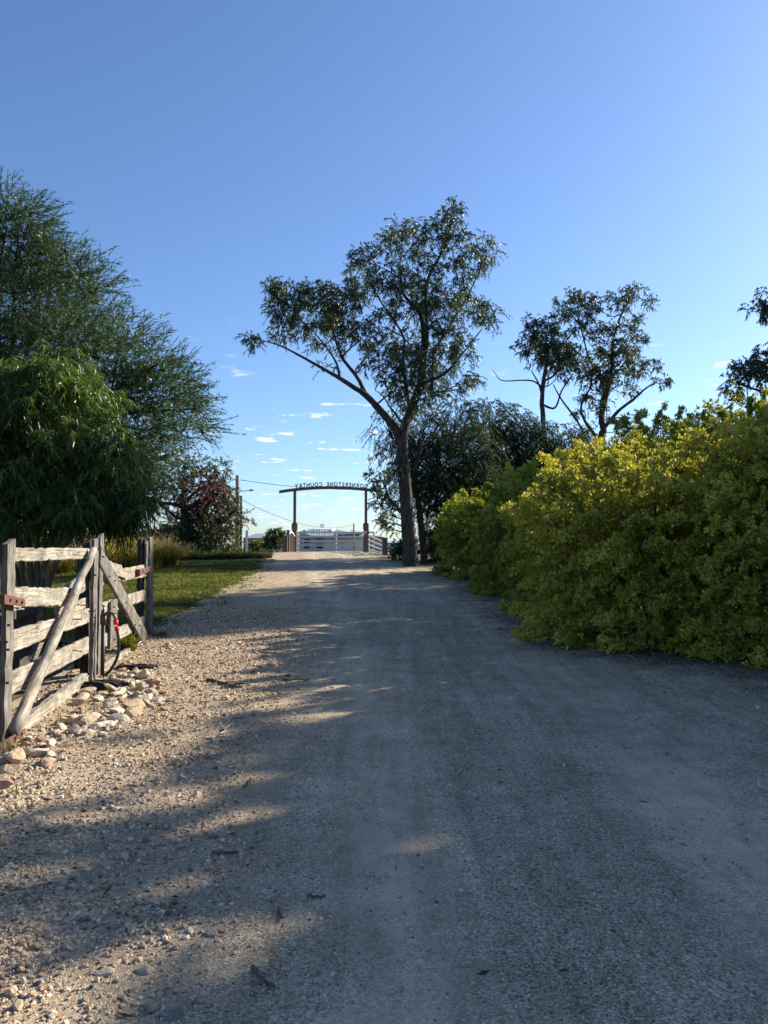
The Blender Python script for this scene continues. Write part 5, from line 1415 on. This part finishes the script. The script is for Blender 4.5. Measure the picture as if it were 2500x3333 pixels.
arch = empty('entrance_arch', ((xl + xr) / 2, 54.0, deck_z))
tag(arch, 'brown timber entrance arch with raised lettering seen from behind', 'arch')
zb = wz(1703, 54) - deck_z; zbm = wz(1597, 54) - deck_z
for sx in (-hw, hw):
    mb = MB(); mb.bbox(sx - .16, sx + .16, -.16, .16, -.02, zb - .45); mb.bbox(sx - .20, sx + .20, -.2, .2, zb - .453, zb - .03)
    mb.bbox(sx - .15, sx + .15, -.15, .15, zb - .033, zb + .02); mb.build('plinth', M['brown'], arch)
    mb = MB(); mb.bbox(sx - .095, sx + .095, -.095, .095, zb + .02, zbm + .02); mb.build('post', M['brown'], arch)
def arc_z(x):        # gently bowed beam: high over the middle, dropping to its tips
    return zbm + .25 - .034 * (x / hw) ** 2 * 4.2
bx0, bx1 = wx(908, 54) - (xl + xr) / 2, wx(1246, 54) - (xl + xr) / 2
V = []; Fc = []; nb_ = 30
for i in range(nb_ + 1):
    x = bx0 + (bx1 - bx0) * i / nb_; z = arc_z(x)
    V += [(x, -.11, z - .14), (x, .11, z - .14), (x, .11, z + .06), (x, -.11, z + .06)]
for i in range(nb_):
    for k in range(4): Fc.append((i * 4 + k, i * 4 + (k + 1) % 4, i * 4 + 4 + (k + 1) % 4, i * 4 + 4 + k))
Fc += [(3, 2, 1, 0), tuple(range(nb_ * 4, nb_ * 4 + 4))]
MB().add(V, Fc).build('beam', M['brown'], arch)
# letters: the sign faces away, so from here it reads backwards
def letters(text, x_from, x_to, size):
    cu = bpy.data.curves.new('measure', 'FONT'); 
    adv = []
    widths = {}
    dg = bpy.context.evaluated_depsgraph_get()
    for ch in sorted(set(text.replace(' ', ''))):
        c = bpy.data.curves.new('letter', 'FONT'); c.body = ch; c.size = size; c.extrude = .03; c.offset = .012; c.align_x = 'CENTER'
        to = bpy.data.objects.new('letter', c); COL.objects.link(to)
        bpy.context.view_layer.update()
        me = bpy.data.meshes.new_from_object(to.evaluated_get(bpy.context.evaluated_depsgraph_get()))
        COL.objects.unlink(to); bpy.data.objects.remove(to)
        xs_ = [v.co.x for v in me.vertices]
        me.materials.clear(); me.materials.append(M['letter'])
        # slab serifs at the feet and heads
        widths[ch] = (me, max(xs_) - min(xs_))
    tot = sum((widths[c][1] + size * .16) if c != ' ' else size * .75 for c in text)
    k = abs(x_to - x_from) / tot; x = x_from; sg = 1 if x_to > x_from else -1
    for c in text:
        w = ((widths[c][1] + size * .16) if c != ' ' else size * .75) * k
        if c != ' ':
            o = bpy.data.objects.new('letter', widths[c][0]); link(o, arch)
            xx = x + sg * w / 2
            o.location = (xx, 0, arc_z(xx) + .065); o.scale = (min(k, 1.25), 1, 1)
            o.rotation_euler = (math.pi / 2, 0, math.pi)      # faces +Y, away from the camera
        x += sg * w
cx0 = (xl + xr) / 2
letters('CORNERSTONE COUNTRY', wx(1198, 54) - cx0, wx(957, 54) - cx0, .40)

# parapets: brown posts and balusters under a bowed pale handrail, running from the arch towards us
def parapet(px_near, px_far, label, outer):
    xn, xf = wx(px_near, 51.8), wx(px_far, 54.2)
    root = empty('bridge_parapet', (xn, 51.8, deck_z)); tag(root, label, 'parapet')
    zt_ = wz(1725, 51.8) - deck_z
    def P(t): return np.array([(xf - xn) * t, 2.4 * t, 0])
    sgn = -1 if outer < 0 else 1
    mb = MB(); mb.bbox(-.09, .09, -.09, .09, -.3, zt_); mb.build('post', M['brown'], root)
    hr = [P(t) + [0, 0, (wz(1742, 52) - deck_z) + .26 * math.sin(math.pi * min(1, t * 1.15)) - .10 * t] for t in np.linspace(.03, .97, 12)]
    mb = MB(); mb.tube(hr, .055, 8); mb.build('handrail', M['cream'], root, True)
    for t in (.18, .34, .5, .66, .82):
        p = P(t); z_ = (wz(1742, 52) - deck_z) + .26 * math.sin(math.pi * min(1, t * 1.15)) - .10 * t
        mb = MB(); mb.bbox(p[0] - .05, p[0] + .05, p[1] - .05, p[1] + .05, .02, z_ - .03); mb.build('baluster', M['brown'], root)
    return root
parapet(938, 962, 'left parapet of brown balusters with bowed pale handrail', -1)
parapet(1197, 1182, 'right parapet of brown balusters with bowed pale handrail', 1)
po = empty('wing_post', (wx(932, 51.6) - .05, 51.6, deck_z - .1)); tag(po, 'stout brown post at the left end of the bridge', 'post')
mb = MB(); mb.bbox(-.14, .14, -.14, .14, -.4, wz(1745, 51.6) - deck_z + .1); mb.bbox(-.16, .16, -.16, .16, wz(1745, 51.6) - deck_z + .097, wz(1743, 51.6) - deck_z + .12); mb.build('shaft', M['brown'], po)
# wing fence on the right, rails slanting down to a stout post
wf = empty('wing_fence', (wx(1196, 51.6), 51.6, deck_z)); tag(wf, 'cream four-rail wing fence slanting down right of the bridge', 'fence')
x2 = wx(1244, 46.5)
pend = np.array([x2 - wf.location[0], 46.5 - 51.6, 0])
for k, (ya, yb) in enumerate([(1742, 1763), (1758, 1776), (1773, 1790), (1789, 1802)]):
    a = np.array([.06, -.05, wz(ya, 51.6) - deck_z]); b_ = np.array([pend[0], pend[1], wz(yb, 46.5) - deck_z])
    d = b_ - a; L = np.linalg.norm(d); d /= L
    s_ = np.cross(d, [0, 0, 1]); s_ /= np.linalg.norm(s_); u_ = np.cross(s_, d)
    R_ = np.stack([d, s_, u_], 1)
    mb = MB(); mb.box((a + b_) / 2, (L / 2, .022, .055), R_); mb.build('rail', M['cream'], wf)
mb = MB(); zp = wz(1753, 46.5) - deck_z; mb.bbox(pend[0] + .03, pend[0] + .33, pend[1] - .15, pend[1] + .15, wz(1810, 46.5) - deck_z - .4, zp)
mb.bbox(pend[0] + .01, pend[0] + .35, pend[1] - .17, pend[1] + .17, zp - .003, zp + .05); mb.build('post', M['brown'], wf)
mb = MB(); mb.bbox(-.05, .05, -.05, .05, -.1, wz(1727, 51.6) - deck_z); mb.build('post', M['brown'], wf)
# five-rail fence seen through the arch, across the far road
ff = empty('rail_fence', (cx0, 62.0, deck_z - .1)); tag(ff, 'cream horizontal rail fence seen across the bridge through the arch', 'fence')
for py_ in (1733, 1747, 1761, 1775, 1789):
    z = wz(py_, 62) - (deck_z - .1)
    mb = MB(); mb.bbox(-3.15, 2.95, -.03, .03, z - .065, z + .065); mb.build('rail', M['cream'], ff)
for x in (-3.15, -.1, 2.95):
    mb = MB(); mb.bbox(x - .06, x + .06, .031, .15, -.3, wz(1731, 62) - deck_z + .1); mb.build('post', M['cream'], ff)
# white fence glimpsed right of the trunks
wfn = empty('white_fence', (wx(1385, 56), 56, float(gz(wx(1385, 56), 56)))); tag(wfn, 'white rail fence glimpsed right of the slim trunk', 'fence')
zb_ = float(gz(wx(1385, 56), 56))
for py_ in (1762, 1773, 1786):
    z = wz(py_, 56) - zb_; mb = MB(); mb.bbox(-.6, 1.9, -.02, .02, z - .06, z + .06); mb.build('rail', M['frame'], wfn)
for x in (-.6, .27, 1.9):
    mb = MB(); mb.bbox(x - .06, x + .06, .021, .12, -.3, wz(1757, 56) - zb_); mb.build('post', M['frame'], wfn)
# dark log rails under the trees
for i, (pa, pb, D, lab) in enumerate([((1350, 1800), (1450, 1788), 38, 'dark log rail between the slim trunk and the green shrub'), ((1370, 1832), (1455, 1822), 37, 'lower dark log lying behind the slim trunk')]):
    a, b_ = at(*pa, D), at(*pb, D + 1); c = (a + b_) / 2
    root = empty('log_rail', c); tag(root, lab, 'log')
    mb = MB(); mb.tube([a - c, (a + b_) / 2 - c + [0, 0, .05], b_ - c], [.11, .10, .09], 8, True, .1, rng); mb.build('log', M['wood_dark'], root)
    gg = float(gz(c[0], c[1])) - c[2]
    if i == 0:
        mb = MB(); mb.tube([(-.3, 0, gg - .1), (-.3, 0, .05)], .09, 8, True, .1, rng); mb.build('post', M['wood_dark'], root)
# low pale mesh fence and posts on the left
mf = empty('mesh_fence', (wx(880, 57), 57, float(gz(wx(880, 57), 57)))); tag(mf, 'low pale framed mesh panels below the round shrub', 'fence')
zb_ = float(gz(wx(880, 57), 57))
for i in range(3):
    x0 = -.8 + i * .55
    mb = MB()
    z0, z1 = wz(1802, 57) - zb_, wz(1789, 57) - zb_
    mb.bbox(x0, x0 + .5, -.015, .015, z1 - .03, z1); mb.bbox(x0, x0 + .5, -.015, .015, z0, z0 + .03)
    mb.bbox(x0, x0 + .03, -.014, .014, z0 - .3, z1 - .03); mb.bbox(x0 + .47, x0 + .5, -.014, .014, z0 - .3, z1 - .03)
    for k in range(1, 5): mb.bbox(x0 + k * .1, x0 + k * .1 + .008, -.005, .005, z0 + .03, z1 - .03)
    mb.build('panel', M['cream'], mf)
kb = empty('low_rail', (wx(780, 50), 50, float(gz(wx(780, 50), 50)))); tag(kb, 'long low pale rail left of the bridge behind the reeds', 'rail')
zb_ = kb.location[2]
mb = MB(); mb.bbox(-2.4, 2.7, -.05, .05, wz(1808, 50) - zb_ - .02, wz(1802, 50) - zb_); mb.build('rail', M['cream'], kb)
for x in (-2.2, -.6, 1.0, 2.5):
    mb = MB(); mb.bbox(x - .05, x + .05, -.045, .045, -.3, wz(1808, 50) - zb_ - .02); mb.build('post', M['cream'], kb)
pp_ = empty('fence_post', (wx(803, 52), 52, float(gz(wx(803, 52), 52)))); tag(pp_, 'pale thin post standing right of the power poles', 'post')
mb = MB(); mb.bbox(-.075, .075, -.075, .075, -.2, wz(1726, 52) - pp_.location[2]); mb.build('shaft', M['cream'], pp_)

# ------------------------------------------------------------------ poles and wires
def pole(px_, py_top, D, r, mat, label, arm=None):
    x = wx(px_, D); g = float(gz(x, D)); root = empty('power_pole', (x, D, g)); tag(root, label, 'pole')
    h = wz(py_top, D) - g
    mb = MB(); mb.tube([(0, 0, -.3), (0, 0, h * .5), (0, 0, h)], [r, r * .92, r * .82], 10); mb.build('shaft', M[mat], root, True)
    return root, h
p1, h1 = pole(772, 1547, 60, .20, 'pole', 'tall pale power pole with a street lamp arm')
z_ = wz(1600, 60) - p1.location[2]
mb = MB(); mb.tube([(.1, 0, z_), (.7, 0, z_ + .07), (1.0, 0, z_ + .10)], .03, 6); mb.build('lamp_arm', M['steel'], p1)
mb = MB(); mb.tube([(.9, 0, z_ + .09), (1.05, 0, z_ + .12), (1.3, 0, z_ + .11)], [.05, .09, .04], 8); mb.build('lamp_head', M['steel'], p1, True)
mb = MB(); mb.bbox(-.22, -.16, -.05, .05, h1 - .45, h1 - .38); mb.tube([(-.25, 0, h1 - .36), (-.25, 0, h1 - .26)], .04, 6); mb.build('insulator', M['steel'], p1)
p2, h2 = pole(784, 1614, 58, .10, 'pole_dark', 'slim dark pole standing right of the tall power pole')
p3, h3 = pole(1152, 1704, 100, .12, 'pole', 'distant small pole in front of the house roof')
mb = MB(); mb.bbox(-.45, .1, -.05, .05, h3 - 1.0, h3 - .9); mb.build('crossarm', M['pole'], p3)
def wire(a, b_, sag, label, r=.022):
    a, b_ = np.array(a, float), np.array(b_, float)
    P = [a + (b_ - a) * t - np.array([0, 0, sag * 4 * t * (1 - t)]) - a for t in np.linspace(0, 1, 24)]
    root = MB().tube(P, r, 5).build('overhead_wire', M['wire'], None, True, loc=a); tag(root, label, 'wire')
wire(at(780, 1562, 60), at(1560, 1560, 75), .9, 'upper overhead wire running right behind the arch beam')
wire(at(768, 1558, 60), at(430, 1660, 66), .5, 'overhead wire from the tall pole down to the left')
wire(at(786, 1626, 58), at(1150, 1708, 100), 1.1, 'sagging overhead wire from the slim pole to the distant pole')
wire(at(768, 1600, 60), at(300, 1670, 80), .4, 'thin lower wire left of the tall pole', .018)

# ------------------------------------------------------------------ houses
DH = 110.0
gh = deck_z - .15
def hx(px): return wx(px, DH)
def hz(py): return wz(py, DH)
house = empty('house', (hx(1060), DH, gh)); tag(house, 'low pale house with blue grey metal roof seen through the arch', 'house')
hx0 = house.location[0]
X = lambda px: hx(px) - hx0
Z = lambda py: hz(py) - gh
mb = MB(); mb.bbox(X(925), X(1185), 0, 9, -.6, Z(1745)); mb.build('wall', M['wall_w'], house)
def prism(mb, x0, x1, y0, y1, z0, z1, rx0, rx1, t=.12):
    """hip roof: eaves rectangle, ridge from rx0 to rx1"""
    ym = (y0 + y1) / 2
    V = [(x0, y0, z0), (x1, y0, z0), (x1, y1, z0), (x0, y1, z0), (rx0, ym, z1), (rx1, ym, z1)]
    mb.add(V, [(0, 1, 5, 4), (1, 2, 5), (2, 3, 4, 5), (3, 0, 4), (3, 2, 1, 0)])
def ribs(mb, x0, x1, ya, za, yb, zb2, step):
    for x in np.arange(x0, x1, step): mb.tube([(x, ya, za + .03), (x, yb, zb2 + .03)], .035, 4)
mb = MB(); prism(mb, X(915), X(1195), -.6, 9.6, Z(1745), Z(1719), X(1000), X(1083)); ribs(mb, X(1000), X(1080), -.6, Z(1745), 4.4, Z(1719.3), .8); mb.build('roof', M['roof'], house)
mb = MB(); mb.tube([(X(1083), 4.5, Z(1718)), (X(1076), 1.5, Z(1727))], .16, 5); mb.build('ridge_cap', M['frame'], house)
# front verandah roof and the two little gables
mb = MB(); V = [(X(968), -2.2, Z(1744)), (X(1190), -2.2, Z(1746)), (X(1190), .2, Z(1735)), (X(968), .2, Z(1733))]
mb.add(V + [(v[0], v[1], v[2] - .1) for v in V], [(0, 1, 2, 3), (7, 6, 5, 4), (0, 4, 5, 1), (1, 5, 6, 2), (2, 6, 7, 3), (3, 7, 4, 0)])
ribs(mb, X(972), X(1186), -2.2, Z(1745), .2, Z(1734), .8); mb.build('verandah_roof', M['roof'], house)
for (pa, pb, pt_, y_) in [(968, 1018, 1734, -2.5), (985, 1000, 1724, -.9)]:
    mb = MB(); zb2 = Z(1744) if pa < 980 else Z(1729); xm = (X(pa) + X(pb)) / 2
    V = [(X(pa), y_, zb2), (X(pb), y_, zb2), (xm, y_, Z(pt_)), (X(pa), y_ + 3, zb2), (X(pb), y_ + 3, zb2), (xm, y_ + 3, Z(pt_))]
    mb.add(V, [(0, 1, 2), (5, 4, 3), (1, 4, 5, 2), (0, 2, 5, 3), (0, 3, 4, 1)]); mb.build('gable', M['roof'] if pa < 980 else M['roof'], house)
for (pa, pb, ya, yb) in [(968, 977, 1753, 1787), (989, 1008, 1753, 1787)]:
    f_ = MB(); f_.bbox(X(pa) - .08, X(pb) + .08, -.06, -.003, Z(yb) - .08, Z(ya) + .08); w_ = f_.build('window', M['frame'], house)
    m2 = MB(); m2.bbox(X(pa), X(pb), -.09, -.062, Z(yb), Z(ya)); m2.build('pane', M['window'], w_)
    m2 = MB(); m2.bbox(X(pa), X(pb), -.11, -.093, Z((ya + yb) / 2) - .06, Z((ya + yb) / 2) + .06); m2.build('mullion', M['frame'], w_)
mb = MB(); mb.bbox(X(1025), X(1050), -.2, -.003, Z(1757), Z(1750)); mb.build('awning', M['wall_tan'], house)
mb = MB(); mb.bbox(X(1032), X(1050), -.1, -.003, -.3, Z(1770)); mb.build('door', M['window'], house)
for (pa, pb) in [(1054, 1083), (1086, 1112), (1115, 1180)]:
    mb = MB(); mb.bbox(X(pa), X(pb), -.06, -.003, -.3, Z(1756)); g_ = mb.build('garage_door', M['frame'], house)
    mb = MB()
    for k in range(4):
        zz = -.1 + (Z(1756) + .1) * k / 4; mb.bbox(X(pa) + .05, X(pb) - .05, -.075, -.063, zz, zz + .05)
    mb.build('door_rib', M['wall_w'], g_)
for (pa, pb, ya, yb) in [(1090, 1130, 1743, 1737), (1135, 1180, 1741, 1735)]:
    V = [(X(pa), -1.9, Z(ya) + .12), (X(pb), -1.9, Z(ya) + .12), (X(pb) + .3, -.3, Z(yb) + .15), (X(pa) + .3, -.3, Z(yb) + .15)]
    mb = MB(); mb.add(V + [(v[0], v[1], v[2] - .06) for v in V], [(0, 1, 2, 3), (7, 6, 5, 4), (0, 4, 5, 1), (1, 5, 6, 2), (2, 6, 7, 3), (3, 7, 4, 0)]); mb.build('solar_panel', M['solar'], house)
mb = MB(); xa = X(1041); mb.tube([(xa, 4, Z(1722)), (xa, 4, Z(1701))], .05, 5)
for k in range(4): mb.bbox(xa - .28 + .02 * k, xa + .28 - .02 * k, 3.97, 4.03, Z(1704 + k * 3.2), Z(1704 + k * 3.2) + .06)
for s_ in (-.26, .26): mb.bbox(xa + s_ - .03, xa + s_ + .03, 3.96, 4.04, Z(1713), Z(1703))
mb.build('antenna', M['steel'], house)

def shed(px0, px1, py_e0, py_e1, py_r, D, label, wall, roof, y1=8):
    x0, x1 = wx(px0, D), wx(px1, D); g = deck_z - .2
    root = empty('shed', ((x0 + x1) / 2, D, g)); tag(root, label, 'shed')
    w = (x1 - x0) / 2; z0, z1, zr = wz(py_e0, D) - g, wz(py_e1, D) - g, wz(py_r, D) - g
    mb = MB(); V = [(-w, 0, -.6), (w, 0, -.6), (w, y1, -.6), (-w, y1, -.6), (-w, 0, z0), (w, 0, z1), (w, y1, z1), (-w, y1, z0)]
    mb.add(V, [(0, 1, 5, 4), (1, 2, 6, 5), (2, 3, 7, 6), (3, 0, 4, 7), (4, 5, 6, 7)]); mb.build('wall', M[wall], root)
    mb = MB(); o_ = .3
    V = [(-w - o_, -o_, z0 + .01), (w + o_, -o_, z1 + .01), (w + o_ * .4, y1 * .5, zr + (z1 - z0)), (-w + o_ * 3, y1 * .5, zr), (w + o_, y1 + o_, z1 + .01), (-w - o_, y1 + o_, z0 + .01)]
    mb.add(V, [(0, 1, 2, 3), (3, 2, 4, 5), (0, 3, 5), (1, 4, 2), (5, 4, 1, 0)]); mb.build('roof', M[roof], root)
    return root
shed(792, 925, 1752, 1750, 1735, 98, 'tan outbuilding with grey roof behind the round shrub', 'wall_tan', 'roof')
shed(1203, 1252, 1741, 1751, 1739, 84, 'brown shed end with sloping roof right of the arch', 'wall_tan', 'roof', 6)
shed(1252, 1340, 1766, 1768, 1758, 96, 'low pale building behind the hanging gum leaves', 'wall_w', 'roof_l', 6)
